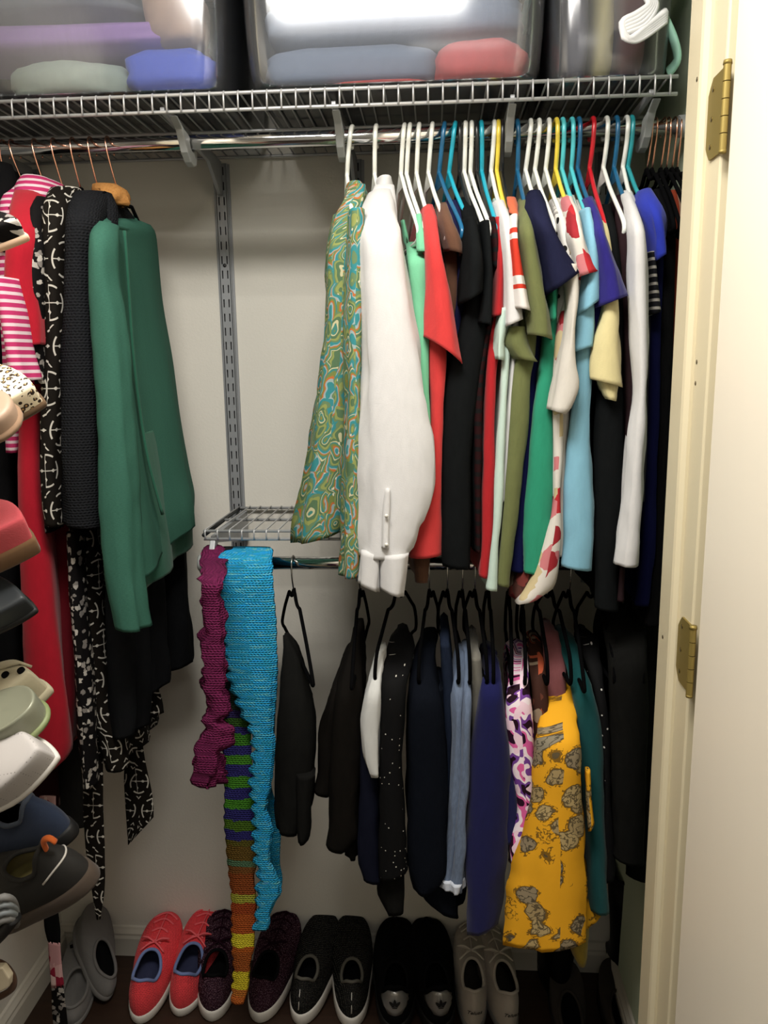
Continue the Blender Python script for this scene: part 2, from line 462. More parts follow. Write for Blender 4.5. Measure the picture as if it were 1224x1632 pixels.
# ================================================================== STORAGE BINS
def clearmat(name, tint, fac, rough):
    m = bpy.data.materials.new(name); m.use_nodes = True; T = m.node_tree; X.T = T
    T.nodes.remove(T.nodes['Principled BSDF']); out = T.nodes['Material Output']
    tr = T.nodes.new('ShaderNodeBsdfTransparent'); tr.inputs[0].default_value = tint
    df = T.nodes.new('ShaderNodeBsdfDiffuse'); df.inputs[0].default_value = (.8, .84, .9, 1)
    gl = T.nodes.new('ShaderNodeBsdfGlossy'); gl.inputs['Roughness'].default_value = rough
    fr = T.nodes.new('ShaderNodeFresnel'); fr.inputs[0].default_value = 1.5
    m1 = T.nodes.new('ShaderNodeMixShader'); m1.inputs[0].default_value = fac
    m2 = T.nodes.new('ShaderNodeMixShader')
    T.links.new(tr.outputs[0], m1.inputs[1]); T.links.new(df.outputs[0], m1.inputs[2])
    T.links.new(fr.outputs[0], m2.inputs[0]); T.links.new(m1.outputs[0], m2.inputs[1]); T.links.new(gl.outputs[0], m2.inputs[2])
    T.links.new(m2.outputs[0], out.inputs[0]); return m
CLEAR = clearmat('clear_plastic', (.88, .90, .93, 1), .05, .13)
SMOKE = clearmat('smoked_plastic', (.80, .80, .82, 1), .05, .14)
DARKPL = material('dark_grey_plastic', '#3a3b3d', .35)
def rrect(hx, hy, r, n=6):
    o = []
    for cx, cy, a0 in ((hx-r, hy-r, 0), (-hx+r, hy-r, 90), (-hx+r, -hy+r, 180), (hx-r, -hy+r, 270)):
        for k in range(n+1):
            a = math.radians(a0+90*k/n); o.append((cx+r*math.cos(a), cy+r*math.sin(a)))
    return o
def rings_mesh(rings, cap0=True, cap1=False):
    bm = bmesh.new(); R = [[bm.verts.new(p) for p in r] for r in rings]; n = len(R[0])
    for a, b in zip(R, R[1:]):
        for k in range(n): bm.faces.new((a[k], a[(k+1) % n], b[(k+1) % n], b[k]))
    if cap0: bm.faces.new(R[0][::-1])
    if cap1: bm.faces.new(R[-1])
    bmesh.ops.recalc_face_normals(bm, faces=bm.faces); return bm
BZ = DECK+.006
def bin_(label, xc, hx, yc, hy, hgt, mat, rimmat, rot=0, rimz=None):
    t = root('storage_bin', label, 'storage bin', (xc, yc, BZ))
    def ring(f, z, g=0):
        R = rrect(hx*f+g, hy*f+g, .05*f+g, 6); c, s = math.cos(rot), math.sin(rot)
        return [(xc+x*c-y*s, yc+x*s+y*c, BZ+z) for x, y in R]
    rg = [ring(.86, 0), ring(.90, .003), ring(.925, .012), ring(.94, .03), ring(.955, .08), ring(.97, hgt*.6), ring(.985, hgt)]
    put('tub', rings_mesh(rg), mat, t, thick=.0022)
    bm = rings_mesh([ring(.985, hgt-.012, .001), ring(.985, hgt-.012, .014), ring(.985, hgt+.012, .016), ring(.985, hgt+.014, .0)], False, True)
    put('lid', bm, rimmat, t)
    # end handle lugs
    c, s = math.cos(rot), math.sin(rot)
    for sx in (-1, 1):
        bm = bmesh.new()
        o = [(sx*(hx-.004), -.06), (sx*(hx+.008), -.06), (sx*(hx+.008), .06), (sx*(hx-.004), .06)]
        prism(bm, [(xc+x*c-y*s, yc+x*s+y*c) for x, y in o], 'z', BZ+hgt-.06, BZ+hgt-.012)
        put('handle', bm, DARKPL, t, smooth=False, bevel=.004)
    return t
def blob(name, label, cat, mat, c, s, rot=0, seed=0, boxy=.45, amp=.12, parent=None, group=None):
    "a soft folded bundle: superellipsoid with noise creases, flat underside"
    bm = bmesh.new(); nu, nv = 36, 18; rings = []
    for j in range(nv+1):
        ph = -math.pi/2+math.pi*j/nv; ring = []
        for i in range(nu):
            th = 2*math.pi*i/nu
            f = lambda q, e=boxy: math.copysign(abs(q)**e, q)
            x, y, z = f(math.cos(ph))*f(math.cos(th)), f(math.cos(ph))*f(math.sin(th)), f(math.sin(ph), .7)
            k = 1+amp*mnoise.noise(Vector((x*1.5+seed, y*1.5, z*2.2+seed)))+amp*.4*mnoise.noise(Vector((x*5, y*5+seed, z*6)))
            z *= .5; x, y = x*k, y*k; z = z*k+.5
            cx, sx = math.cos(rot), math.sin(rot)
            X_, Y_ = x*s[0], y*s[1]
            ring.append(Vector((c[0]+X_*cx-Y_*sx, c[1]+X_*sx+Y_*cx, c[2]+max(0, z)*s[2])))
        rings.append(ring)
    bm = rings_mesh(rings, False, False)
    bmesh.ops.remove_doubles(bm, verts=bm.verts, dist=.0004)
    uvgen(bm)
    return tag(put(name, bm, mat), label, cat, group)
def uvgen(bm):
    l = bm.loops.layers.uv.new('UVMap')
    for f in bm.faces:
        for q in f.loops: q[l].uv = (q.vert.co.x+q.vert.co.y*.3, q.vert.co.z+q.vert.co.y*.7)
LX0, LX1 = P(-150, 100, SY-.0).x, P(352, 100, SY).x
bin_('clear bin at the left end of the shelf with lilac and blue clothes', (LX0+LX1)/2, (LX1-LX0)/2/.95, -.215, .215, .31, CLEAR, DARKPL)
MX0, MX1 = P(388, 80, SY).x, P(868, 80, SY).x
bin_('wide clear bin in the middle of the shelf with red and grey clothes', (MX0+MX1)/2, (MX1-MX0)/2/.95, -.215, .215, .31, CLEAR, DARKPL)
RX = (P(880, 80, SY).x+P(1076, 80, SY).x)/2
bin_('smoky bin at the right end of the shelf with a mint lid', RX+.0, .105, -.21, .21, .22, SMOKE, material('mint_plastic', '#a9ddcb', .4))
def fold(label, mat, pxs, y0, y1, z0, h, seed, **k):
    xa, xb = P(pxs[0], 90, -.38).x, P(pxs[1], 90, -.38).x
    return blob('folded_garment', label, 'clothing', mat, ((xa+xb)/2, (y0+y1)/2, z0), ((xb-xa)/2, (y1-y0)/2, h), 0, seed, **k)
b0 = BZ+.004
fold('sage green garment at the bottom of the left bin', cloth('#a9b3a0'), (-10, 200), -.385, -.22, b0, .075, 1, boxy=.8)
fold('blue garment at the right bottom of the left bin', cloth('#5668c8'), (190, 338), -.385, -.2, b0, .085, 2)
fold('lilac garment lying across the left bin', cloth('#b48cc4'), (-120, 300), -.375, -.2, b0+.088, .045, 3, boxy=.35, amp=.06)
fold('tan peach garment rolled at the right of the left bin', cloth('#c9a58e'), (222, 318), -.386, -.25, b0+.087, .12, 4, boxy=.8)
fold('grey garment on top in the left bin', cloth('#8a8b90'), (-130, 215), -.37, -.1, b0+.135, .08, 5)
fold('large grey folded blanket in the middle bin', cloth('#7f8796'), (412, 700), -.36, -.08, b0+.012, .075, 6, boxy=.3, amp=.05)
fold('second grey folded blanket lying on the first in the middle bin', cloth('#9aa3b4'), (408, 840), -.36, -.08, b0+.09, .075, 7, boxy=.3, amp=.05)
fold('coral red garment heaped at the right of the middle bin', cloth('#d85a56'), (690, 850), -.386, -.2, b0+.0, .085, 8, boxy=.75)
fold('thin red garment flat on the bottom of the middle bin', cloth('#c94a44'), (520, 690), -.384, -.30, b0, .014, 9, boxy=.4)
def fold2(label, mat, pts, seed, y0=-.375, y1=-.15, bx=.8):
    xa, xb = P(pts[0], 90, -.36).x, P(pts[1], 90, -.36).x
    return blob('folded_garment', label, 'clothing', mat, ((xa+xb)/2, (y0+y1)/2, b0), ((xb-xa)/2, (y1-y0)/2, .19), 0, seed, boxy=bx, amp=.08)
fold2('grey garment standing at the left in the right bin', cloth('#77777e'), (902, 944), 11)
fold2('pale yellow garment standing in the right bin', cloth('#d9d08a'), (945, 984), 12)
fold2('maroon garment standing at the right in the right bin', cloth('#8a5a58'), (985, 1036), 13)
mb = [o for o in COL.objects if o.name.startswith('storage_bin')][-1]
put('rim_handle', TUBE(smooth_path([P(1050, 8, -.37), P(1062, 36, -.37), P(1074, 64, -.37), P(1080, 90, -.37), P(1075, 104, -.36), P(1064, 116, -.35)], 5), .0105, 10, flat=(rt, .55)), MATS['mint_plastic'], mb, label='mint green rim handle')
# white plastic bag strap hanging out of the right bin
bm = bmesh.new(); a = P(1055, 20, SY-.012)
for k in range(5):
    o = k*.004
    tube(bm, smooth_path([P(1030+k*3, -6, SY-.03), P(1034+k*3, 8+k, SY-.034), P(1012+k*4, 24+k*4, SY-.036), P(992, 36+k*5, SY-.038), P(1002+k*2, 62+k, SY-.036), P(1030, 42+k*4, SY-.034), P(1062, 18+k*4, SY-.03)], 4), .0062-k*.0005, 6)
tag(put('plastic_bag', bm, material('white_bag', '#e9e9ea', .35, spec=.6)), 'twisted white plastic bag hanging over the rim of the right bin', 'bag')

# ================================================================== CLOTH LOFTS
def loft(rows, Y=-.5, d=.38, n=26, exp=.5, tf=.012, ysh=None, Y0=-.385, fold=(.0, 3, 0), crease=.0016, dtop=None, axis=(0, 1), cap=True, step=10, seed=0, tdist=.06, ztilt=0, scal=None, ridge=.16):
    """closed slab: each row = (y, x_left, x_right[, Y, depth]) of the edge nearest the viewer; y may be (yl, yr).
    Rows become rings that run from that near edge back into the closet; the far part is tf thick."""
    R = []
    top = rows[0][0]; top = min(top) if isinstance(top, tuple) else top
    for r in rows:
        yl, yr = r[0] if isinstance(r[0], tuple) else (r[0], r[0])
        ym = (yl+yr)/2
        if len(r) > 3: Yr, dr = r[3], (r[4] if len(r) > 4 else d)
        elif ysh is not None:
            k = min(1, max(0, (ym-top)/max(1, ysh-top))); k = k**.8
            Yr = Y0+(Y-Y0)*k; d0 = 2*(-.31-Y0) if dtop is None else dtop; dr = d0+(d-d0)*k
        else: Yr, dr = Y, d
        R.append((ym, yl, yr, r[1], r[2], Yr, dr))
    R = [r if i == 0 or r[0] > R[i-1][0] else (R[i-1][0]+.5,)+r[1:] for i, r in enumerate(R)]
    N = max(6, int((R[-1][0]-R[0][0])/step)+2)
    S = spline(R, N); rings = []; ax = Vector((axis[0], axis[1], 0)).normalized()
    zf = [0]*len(S)
    for i, (ym, yl, yr, xl, xr, Yr, dr) in enumerate(S):
        if scal: xl += scal[0]*abs(math.sin(math.pi*ym/scal[1])); xr += scal[2]*abs(math.sin(math.pi*(ym+scal[1]*.4)/scal[1]))
        A, B = P(xl, yl, Yr), P(xr, yr, Yr); c = (A+B)/2; h = (B-A)/2; hw = max(h.length, .002); hu = h/hw
        g = i/(len(S)-1); ring = []
        for k in range(n):
            th = 2*math.pi*k/n; a = (1-math.cos(th))/2; b = math.sin(th); b = math.copysign(abs(b)**exp, b); half = hw
            if tf is not None:                      # slab: rounded front, then narrowing to the thickness tf
                t_ = 1-abs(1-2*k/n); a = t_**1.7; sd = a*dr; nd = min(dr*.45, max(.008, hw*.7))
                e = 1 if sd >= nd else max(0, 1-(1-sd/nd)**2)**.5
                if sd > dr-.008: e = min(e, max(0, (dr-sd)/.008)**.5)
                half = hw+(min(hw, tf/2)-hw)*sm(nd, nd+tdist, sd); b = e*(1 if k <= n/2 else -1)
            half *= 1+ridge*(.25+.75*g)*math.sin(th*5+seed*1.7+2.2*mnoise.noise(Vector((seed*3.1, g*3.0, 0))))*(1-abs(math.cos(th))**6)
            f = fold[0]*(.15+.85*g)*math.sin(2*math.pi*(fold[1]*a+fold[2])+g*.8)*sm(.02, .25, a)
            p = c + hu*(b*half+f) + ax*(a*dr)
            nz = mnoise.noise(Vector((p.x*38+seed*7, p.y*38, p.z*7)))+.5*mnoise.noise(Vector((p.x*90+seed*3, p.y*90, p.z*22)))
            p = p + hu*(nz*crease*2*(1 if b >= 0 else -1)*(.3+g))
            p.z += ztilt*a*sm(.2, 1, g)
            ring.append(p)
        rings.append(ring)
    if cap:
        t = rings[0]; m = sum(t, Vector())/n
        rings.insert(0, [m+(p-m)*.35+Vector((0, 0, .0012)) for p in t])
    bm = bmesh.new(); RV = [[bm.verts.new(p) for p in r] for r in rings]
    L = bm.loops.layers.uv.new('UVMap'); us = []
    for r in rings:
        s = [0]
        for k in range(n): s.append(s[-1]+(r[(k+1) % n]-r[k]).length)
        us.append(s)
    for i in range(len(RV)-1):
        for k in range(n):
            f = bm.faces.new((RV[i][k], RV[i+1][k], RV[i+1][(k+1) % n], RV[i][(k+1) % n]))
            uvs = [(us[i][k], rings[i][k].z), (us[i+1][k], rings[i+1][k].z), (us[i+1][k+1], rings[i+1][(k+1) % n].z), (us[i][k+1], rings[i][(k+1) % n].z)]
            for q, w_ in zip(f.loops, uvs): q[L].uv = w_
    if cap:
        f = bm.faces.new(RV[0])
        for q in f.loops: q[L].uv = (q.vert.co.y, q.vert.co.z)
    return bm
NSEED = [0]
def piece(name, mat, rows, parent, label=None, thick=.0012, **k):
    NSEED[0] += 1
    k.setdefault('seed', NSEED[0])
    return put(name, loft(rows, **k), mat, parent, thick=thick, label=label)
def garment(name, label, cat, parts, group=None, hk=None):
    "parts: (part name, material, rows, options[, part label]); hk = pixel of its hanger hook"
    r = parts[0][2][0]; y = r[0][0] if isinstance(r[0], tuple) else r[0]
    p = P((r[1]+r[2])/2, y, -.31)
    t = root(name, label, cat, tuple(p), group)
    for q in parts:
        o = dict(q[3])
        if hk: o.setdefault('axis', (-SLOPE[hk], 1))
        piece(q[0], q[1], q[2], t, label=(q[4] if len(q) > 4 else None), **o)
    return t

# ================================================================== HANGERS
PLAST = {}
def plastic(h):
    return material('hanger_plastic_'+h.strip('#'), h, .28, spec=.6)
def hook_pts(c, R, zc, drop, wire):
    o = []
    for a in range(-35, 181, 18):
        q = math.radians(a); o.append((c.x, c.y+R*math.cos(q), zc+R*math.sin(q)))
    o += [(c.x, c.y-R*.98, zc-.012), (c.x, c.y-R*.86, zc-.026), (c.x, c.y-R*.4, zc-drop*.72), (c.x, c.y, zc-drop*.9), (c.x, c.y, zc-drop)]
    return o
def shear(pts, x0, z0, k, lim=.066): return [Vector((p[0]+max(-.03, min(lim, z0-p[2]))*k, p[1], p[2])) for p in pts]
SLOPE = {}
def plastic_hanger(pxt, pxn, hexa, label, near=None, group=None):
    xt = P(pxt, 200, -.33).x; xn = P(pxn, 265, -.31).x
    c = Vector((xt, ROD.y, ROD.z)); k = (xn-xt)/.065
    t = root('plastic_hanger', label, 'hanger', (xt, ROD.y, ROD.z-.07), group); m = plastic(hexa)
    r = .0042; R = ROD_R+r+.003; zc = ROD.z+ROD_R+r-R+.0002
    S = lambda p: shear(p, xt, ROD.z, k)
    put('hook', TUBE(S(smooth_path(hook_pts(c, R, zc, .066, r), 2)), r, 8), m, t)
    z0 = zc-.064; fr = []
    tip = P(near, 370, -.49).x if near else xn
    sl_ = (tip-xn)/.18 if near else 0; SLOPE[pxt] = sl_
    for s in (1, -1):
        arm = [(c.x-s*sl_*u, c.y+s*u, z0+z) for u, z in ((0, 0), (.025, -.020), (.06, -.048), (.12, -.088), (.16, -.115), (.175, -.130), (.172, -.141), (.155, -.145))]
        fr.append(S(smooth_path(arm, 3)))
    loop = fr[0] + fr[1][::-1][0:-1]
    put('frame', TUBE(loop, r*.92, 8, closed=True), m, t)
    bm = bmesh.new(); prism(bm, [(c.y, z0+.004), (c.y+.035, z0-.028), (c.y-.035, z0-.028)], 'x', c.x-.0012, c.x+.0012)
    for v in bm.verts: v.co.x += .066*k-(v.co.y-c.y)*sl_
    put('web', bm, m, t, smooth=False)
    return t
def velvet_hanger(pxt, label, rod, hookmat, pyt, group=None, dz=0, wid=.19, drop=.066, notch=True, yaw=0, pxn=None):
    xt = P(pxt, pyt, rod.y).x; c = Vector((xt, rod.y, rod.z))
    k = 0 if pxn is None else (P(pxn, pyt+60, rod.y).x-xt)/drop
    t = root('velvet_hanger', label, 'hanger', (xt, rod.y, rod.z-.07), group)
    r = .0016; R = ROD_R+r+.0035; zc = rod.z+ROD_R+r-R+.0002
    S = lambda p: shear(p, xt, rod.z, k, drop)
    put('hook', TUBE(S(smooth_path(hook_pts(c, R, zc, drop, r), 2)), r, 6), hookmat, t, label='metal wire hook')
    z0 = zc-drop+.002; cy, sy = math.cos(yaw), math.sin(yaw)
    loops = []
    for s in (1, -1):
        a = [(0, .006), (.012, .0), (.028, -.014)]
        a += [(.05, -.017), (.064, -.015), (.075, -.022)] if notch else [(.06, -.026)]
        a += [(.12, -.055), (.145, -.075), (wid, -.062-wid*.295), (wid-.006, -.128), (wid-.03, -.126)]
        loops.append(smooth_path([(c.x-s*u*sy, c.y+s*u*cy, z0+z) for u, z in a], 3))
    pts = S(loops[0]+loops[1][::-1][0:-1])
    put('frame', TUBE(pts, .0036, 8, closed=True), VELVET, t)
    bm = bmesh.new(); prism(bm, [(c.y-.012, z0-.004), (c.y-.005, z0+.010), (c.y+.005, z0+.010), (c.y+.012, z0-.004)], 'x', c.x-.003, c.x+.003)
    for v in bm.verts: v.co.x += min(drop, rod.z-v.co.z)*k
    put('neck', bm, VELVET, t, bevel=.0015)
    return t
W_, DB, CY, YE, RD, TL, BK, LC = '#e9ebe4', '#1f5f86', '#22a3bb', '#e8cf4a', '#c3202b', '#2a949d', '#1b1b1c', '#55c3cc'
HG = [(558, 553, W_, 'white plastic hanger holding the paisley blouse', 566), (598, 597, W_, 'white plastic hanger holding the white dress shirt', 620),
 (643, 639, W_, 'white plastic hanger first of the close pair holding the mint tank top', 668), (652, 648, W_, 'white plastic hanger second of the close pair before the coral tee', 676),
 (667, 664, W_, 'white plastic hanger holding the coral red tee', 688), (688, 683, W_, 'white plastic hanger just left of the two blue hangers, with the brown tee', 713),
 (707, 700, DB, 'dark blue plastic hanger beside a cyan one, holding the navy tee', 738), (724, 716, CY, 'cyan plastic hanger right beside the leftmost dark blue hanger', 752),
 (733, 733, BK, 'black plastic hanger between a cyan hanger and a white pair', 760), (742, 740, W_, 'white plastic hanger first of the pair between the two cyan hangers', 772), (752, 750, W_, 'white plastic hanger second of the pair between the two cyan hangers', 782),
 (760, 761, BK, 'black plastic hanger just left of the second cyan hanger', 786), (768, 768, CY, 'cyan plastic hanger just right of a white pair', 792), (788, 783, W_, 'white plastic hanger pressed against the left yellow hanger', 806),
 (795, 792, YE, 'yellow plastic hanger left of the middle rod bracket', 812), (801, 799, BK, 'black plastic hanger between the yellow hanger and the rod bracket', 818),
 (826, 825, DB, 'dark blue plastic hanger right of the middle rod bracket', 846), (846, 838, W_, 'white plastic hanger first of the row of three white ones', 868), (860, 853, W_, 'white plastic hanger second of the row of three white ones', 884),
 (876, 870, W_, 'white plastic hanger left of the right yellow hanger', 900), (889, 886, YE, 'yellow plastic hanger between white and turquoise hangers', 916), (899, 896, LC, 'turquoise plastic hanger beside the right yellow hanger', 926),
 (914, 911, LC, 'turquoise plastic hanger second from the right yellow hanger', 940), (925, 921, DB, 'dark blue plastic hanger beside the turquoise pair', 952), (947, 940, RD, 'red plastic hanger, the only red one on the rod', 964),
 (969, 962, W_, 'white plastic hanger just right of the red hanger', 996), (985, 979, DB, 'dark blue plastic hanger rightmost of its colour', 1010), (1001, 993, W_, 'white plastic hanger beside the teal hanger, with the white long sleeve top', 1018),
 (1009, 1001, TL, 'teal plastic hanger last before the right rod bracket', 1040)]
for a in HG: plastic_hanger(*a)
for i, (a, b) in enumerate(((1036, 1030), (1043, 1038), (1057, 1052), (1064, 1061), (1074, 1070), (1081, 1078))):
    velvet_hanger(a, ['black velvet hanger with copper hook first right of the last rod bracket', 'black velvet hanger with copper hook second right of the last rod bracket', 'black velvet hanger with copper hook third right of the last rod bracket', 'black velvet hanger with copper hook fourth right of the last rod bracket', 'black velvet hanger with copper hook next to the right rod end', 'black velvet hanger with copper hook touching the right end cap'][i], ROD, COPPER, 215, 'copper hook hangers at the right end', pxn=b, drop=.078)
for i, (a, b, l) in enumerate(((6, 14, 'at far left holding a black garment'), (22, 42, 'holding the pink striped top'), (58, 74, 'holding the red dress'), (88, 102, 'holding the black floral blouse'), (118, 129, 'holding the black medallion dress'), (146, 157, 'holding the tan fur collar piece'), (174, 187, 'holding the green top, rightmost of the left group'))):
    velvet_hanger(a, 'black velvet hanger with copper hook '+l, ROD, COPPER, 228, 'copper hook hangers at the left', pxn=b, drop=.082)

# ================================================================== UPPER RIGHT GARMENTS
CK = .72
SL = dict(Y=-.535, d=.085, tf=None, exp=.8, cap=True, n=22)          # a sleeve: round tube
def sl(**k): o = dict(SL); o.update(k); return o
PAIS = printed('paisley_print', paisley, .75)
WHITE = cloth('#e4e3e3', .05); MINT = cloth('#7fd0a4', .08); CORAL = cloth('#d9403f', .10); BROWN = cloth('#6a4a38', .12)
NAVY = cloth('#25274a', .15); BLK2 = cloth('#17191a', .2); RED = cloth('#b8242a', .12); PALEMINT = cloth('#cfe6da', .06)
OLIVE = cloth('#71774a', .12); NAVY2 = cloth('#23253f', .12); TGREEN = cloth('#2f9a78', .1); OFFW = cloth('#ddd8cf', .06)
SKY = cloth('#8cc4dc', .08); INDIGO = cloth('#2d2680', .12); CREAM = cloth('#e9dca6', .07); PLUM = cloth('#2e2023', .2); ROYAL = cloth('#2c3bb2', .12)
NAVY3 = cloth('#171a44', .15); GREY = cloth('#55565a', .12)

garment('paisley_blouse', 'green and teal paisley blouse on the leftmost white hanger', 'blouse', [
 ('body', PAIS, [(292, 556, 584), (315, 548, 582), (345, 532, 577), (400, 523, 572), (460, 520, 570), (540, 516, 568), (600, 508, 566), (700, 494, 562), (780, 481, 558), (840, 471, 556), ((872, 850), 470, 550)], dict(Y=-.44, d=.24, ysh=400, fold=(.006, 2, .1), crease=.003, tf=.03, exp=.7, ridge=.28)),
 ('sleeve', PAIS, [(330, 556, 583), (380, 554, 584), (450, 552, 583), (600, 551, 582), (750, 548, 581), (870, 545, 579), ((925, 921), 543, 579)], sl(Y=-.5, d=.07, crease=.003)),
 ('sleeve', PAIS, [(340, 531, 552), (380, 524, 550), (430, 519, 545), ((478, 450), 521, 541)], sl(Y=-.34, d=.05)),
 ('collar', PAIS, [(287, 554, 580), (300, 552, 588), ((318, 322), 553, 588)], sl(Y=-.37, d=.09))], hk=558)
shirt = garment('dress_shirt', 'white long sleeve button cuff dress shirt beside the paisley blouse', 'shirt', [
 ('body', WHITE, [(293, 598, 630), (330, 586, 636), (400, 586, 640), (600, 590, 640), (800, 590, 640), (872, 592, 640)], dict(Y=-.47, d=.33, ysh=400, fold=(.006, 2, .2))),
 ('sleeve', WHITE, [(300, 592, 630, -.40, .1), (330, 580, 636, -.47, .1), (380, 577, 647), (440, 577, 657), (500, 580, 666), (580, 582, 679), (650, 580, 690), (715, 578, 697), (770, 577, 698), (820, 577, 690), (860, 577, 672), (893, 578, 655)], sl(crease=.0035, d=.08, exp=.75)),
 ('cuff', WHITE, [((880, 886), 577, 607), ((910, 916), 576, 608), ((934, 947), 575, 606)], sl(Y=-.532, d=.03)),
 ('cuff', WHITE, [((888, 886), 608, 656), ((920, 918), 608, 652), ((944, 956), 609, 646)], sl(Y=-.545, d=.075)),
 ('collar', WHITE, [(278, 604, 627), (290, 601, 629), (308, 596, 624)], sl(Y=-.37, d=.1, exp=.7)),
 ('placket', WHITE, [(780, 615, 622, -.541, .01), (820, 611, 622, -.541, .01), (875, 610, 620, -.543, .01)], sl())], hk=598)
for py in (822, 868):
    q = P(616, py, -.545); put('button', TUBE([q, q+Vector((0, -.002, 0))], .0035, 12), material('pearl_button', '#f2efe8', .25), shirt)
garment('tank_top', 'mint green strappy tank top between the white dress shirt and coral tee', 'shirt', [
 ('body', MINT, [(385, 650, 676), (410, 651, 682), (480, 657, 685), (600, 668, 686), (800, 675, 690)], dict(Y=-.50, d=.36, ysh=395)),
 ('strap', MINT, [(340, 664, 673, -.46, .02), (365, 666, 677, -.49, .02), (400, 668, 683, -.505, .02)], sl()),
 ('strap', MINT, [(350, 640, 646, -.36, .02), (375, 644, 651, -.37, .02), (400, 649, 657, -.40, .02)], sl())], hk=643)
garment('t_shirt', 'coral red short sleeve tee right of the mint tank top', 'shirt', [
 ('body', CORAL, [(325, 677, 690), (345, 678, 698), (420, 680, 705), (575, 684, 714), (650, 688, 709), (720, 686, 706), (800, 668, 703), (850, 660, 705), ((893, 888), 655, 704)], dict(ysh=362, fold=(.003, 2, 0))),
 ('sleeve', CORAL, [(326, 677, 689, -.44, .06), (345, 677, 699, -.5, .08), (400, 680, 708), (460, 681, 722), ((510, 535), 681, 733), ((536, 577), 680, 740)], sl())], hk=667)
garment('t_shirt', 'brown cap sleeve tee between the coral and the navy tee', 'shirt', [
 ('body', BROWN, [(322, 702, 716), (345, 702, 722), (420, 711, 735), (600, 700, 715), (880, 660, 690), (930, 664, 684)], dict(Y=-.46, d=.30, ysh=362)),
 ('sleeve', BROWN, [(324, 702, 716, -.43, .06), (345, 703, 724, -.48, .07), ((372, 376), 708, 736), ((398, 404), 714, 741)], sl(Y=-.5, d=.06))], hk=688)
garment('t_shirt', 'dark navy tee between the brown tee and the black tees', 'shirt', [
 ('body', NAVY, [(318, 713, 731), (345, 717, 742), (400, 730, 754), (470, 730, 752), (600, 712, 735), (880, 708, 725)], dict(Y=-.47, d=.32, ysh=362))], hk=707)
garment('t_shirt', 'large black tee, leftmost of the black tees', 'shirt', [
 ('body', BLK2, [(314, 732, 752), (345, 740, 764), (420, 750, 772), (520, 736, 778), (600, 712, 772), (700, 706, 758), (800, 704, 756), (880, 704, 756), ((905, 911), 707, 756)], dict(ysh=362, fold=(.004, 2, .3))),
 ('sleeve', BLK2, [(345, 742, 764, -.5, .08), (400, 746, 773), (440, 742, 776), ((484, 462), 738, 775)], sl())], hk=724)
PLAID = printed('dark_plaid_print', stripes('#2a0e10', '#141516', .022, .35))
garment('t_shirt', 'black tee second of the black tees', 'shirt', [
 ('body', BLK2, [(322, 760, 776), (350, 766, 782), (430, 774, 788), (520, 770, 786), (700, 756, 768), (880, 757, 770)], dict(Y=-.48, d=.34, ysh=362)),
 ('sleeve', BLK2, [(350, 768, 784, -.5, .07), (430, 773, 789), ((514, 518), 765, 785)], sl(Y=-.52, d=.07))], hk=742)
garment('t_shirt', 'black tee with dark red stripes between plain black and red tees', 'shirt', [
 ('body', PLAID, [(330, 776, 788), (360, 783, 796), (430, 788, 798), (600, 760, 772), (750, 757, 768), ((880, 884), 758, 768)], dict(Y=-.49, d=.35, ysh=362)),
 ('sleeve', PLAID, [(345, 780, 792, -.48, .06), (380, 785, 797), ((424, 430), 786, 799)], sl(Y=-.505, d=.05))], hk=752)
garment('t_shirt', 'red tee between the dark striped tee and the white long sleeve', 'shirt', [
 ('body', RED, [(326, 778, 792), (350, 788, 802), (430, 792, 806), (520, 783, 800), (600, 776, 792), (700, 772, 790), (800, 770, 790), (860, 769, 786), ((920, 924), 764, 778)], dict(Y=-.49, d=.35, ysh=362)),
 ('sleeve', RED, [(345, 787, 801, -.48, .07), (420, 792, 806), ((505, 500), 783, 806)], sl(Y=-.515, d=.07))], hk=768)
garment('tunic', 'white top with a pale mint lining, left of the red striped sleeve', 'shirt', [
 ('body', PALEMINT, [(315, 787, 806), (340, 796, 814), (410, 805, 818), (520, 803, 816), (600, 800, 812), (700, 793, 806), (800, 789, 801), (870, 784, 796), ((941, 944), 775, 793)], dict(Y=-.5, d=.36, ysh=362, fold=(.003, 3, 0))),
 ('sleeve', WHITE, [(318, 788, 806, -.43, .06), (345, 798, 816, -.5, .07), (400, 805, 820), (460, 806, 828), ((520, 508), 807, 836)], sl(d=.07)),
 ('sleeve', PALEMINT, [(490, 796, 812), (520, 790, 812), (550, 787, 806), ((572, 574), 790, 804)], sl(Y=-.515, d=.06, crease=.004))], hk=788)
STRIPESL = printed('red_stripe_sleeve', lambda: (lambda z: mx(mth('MINIMUM', (z > P(825, 372, -.535).z)*(z < P(825, 362, -.535).z) + (z > P(830, 440, -.535).z)*(z < P(825, 382, -.535).z)*1.0 + (absx(z-P(840, 457, -.535).z) < .0035), 1.0), C('#eeeae6'), C('#d6402f')))(uv()[1]))
garment('raglan_tee', 'white raglan tee with red striped sleeve and coral shoulder', 'shirt', [
 ('body', WHITE, [(318, 806, 824), (345, 814, 828), (420, 815, 828), (520, 816, 828), (600, 812, 820), (800, 800, 806)], dict(Y=-.49, d=.34, ysh=362)),
 ('sleeve', STRIPESL, [(340, 815, 828, -.5, .06), (375, 815, 828), (430, 817, 837), ((490, 494), 822, 849)], sl(Y=-.55, d=.06)),
 ('shoulder', cloth('#e0704a', .08), [(313, 803, 824, -.40, .05), (325, 808, 828, -.44, .06), ((338, 345), 815, 829, -.48, .07)], sl())], hk=795)
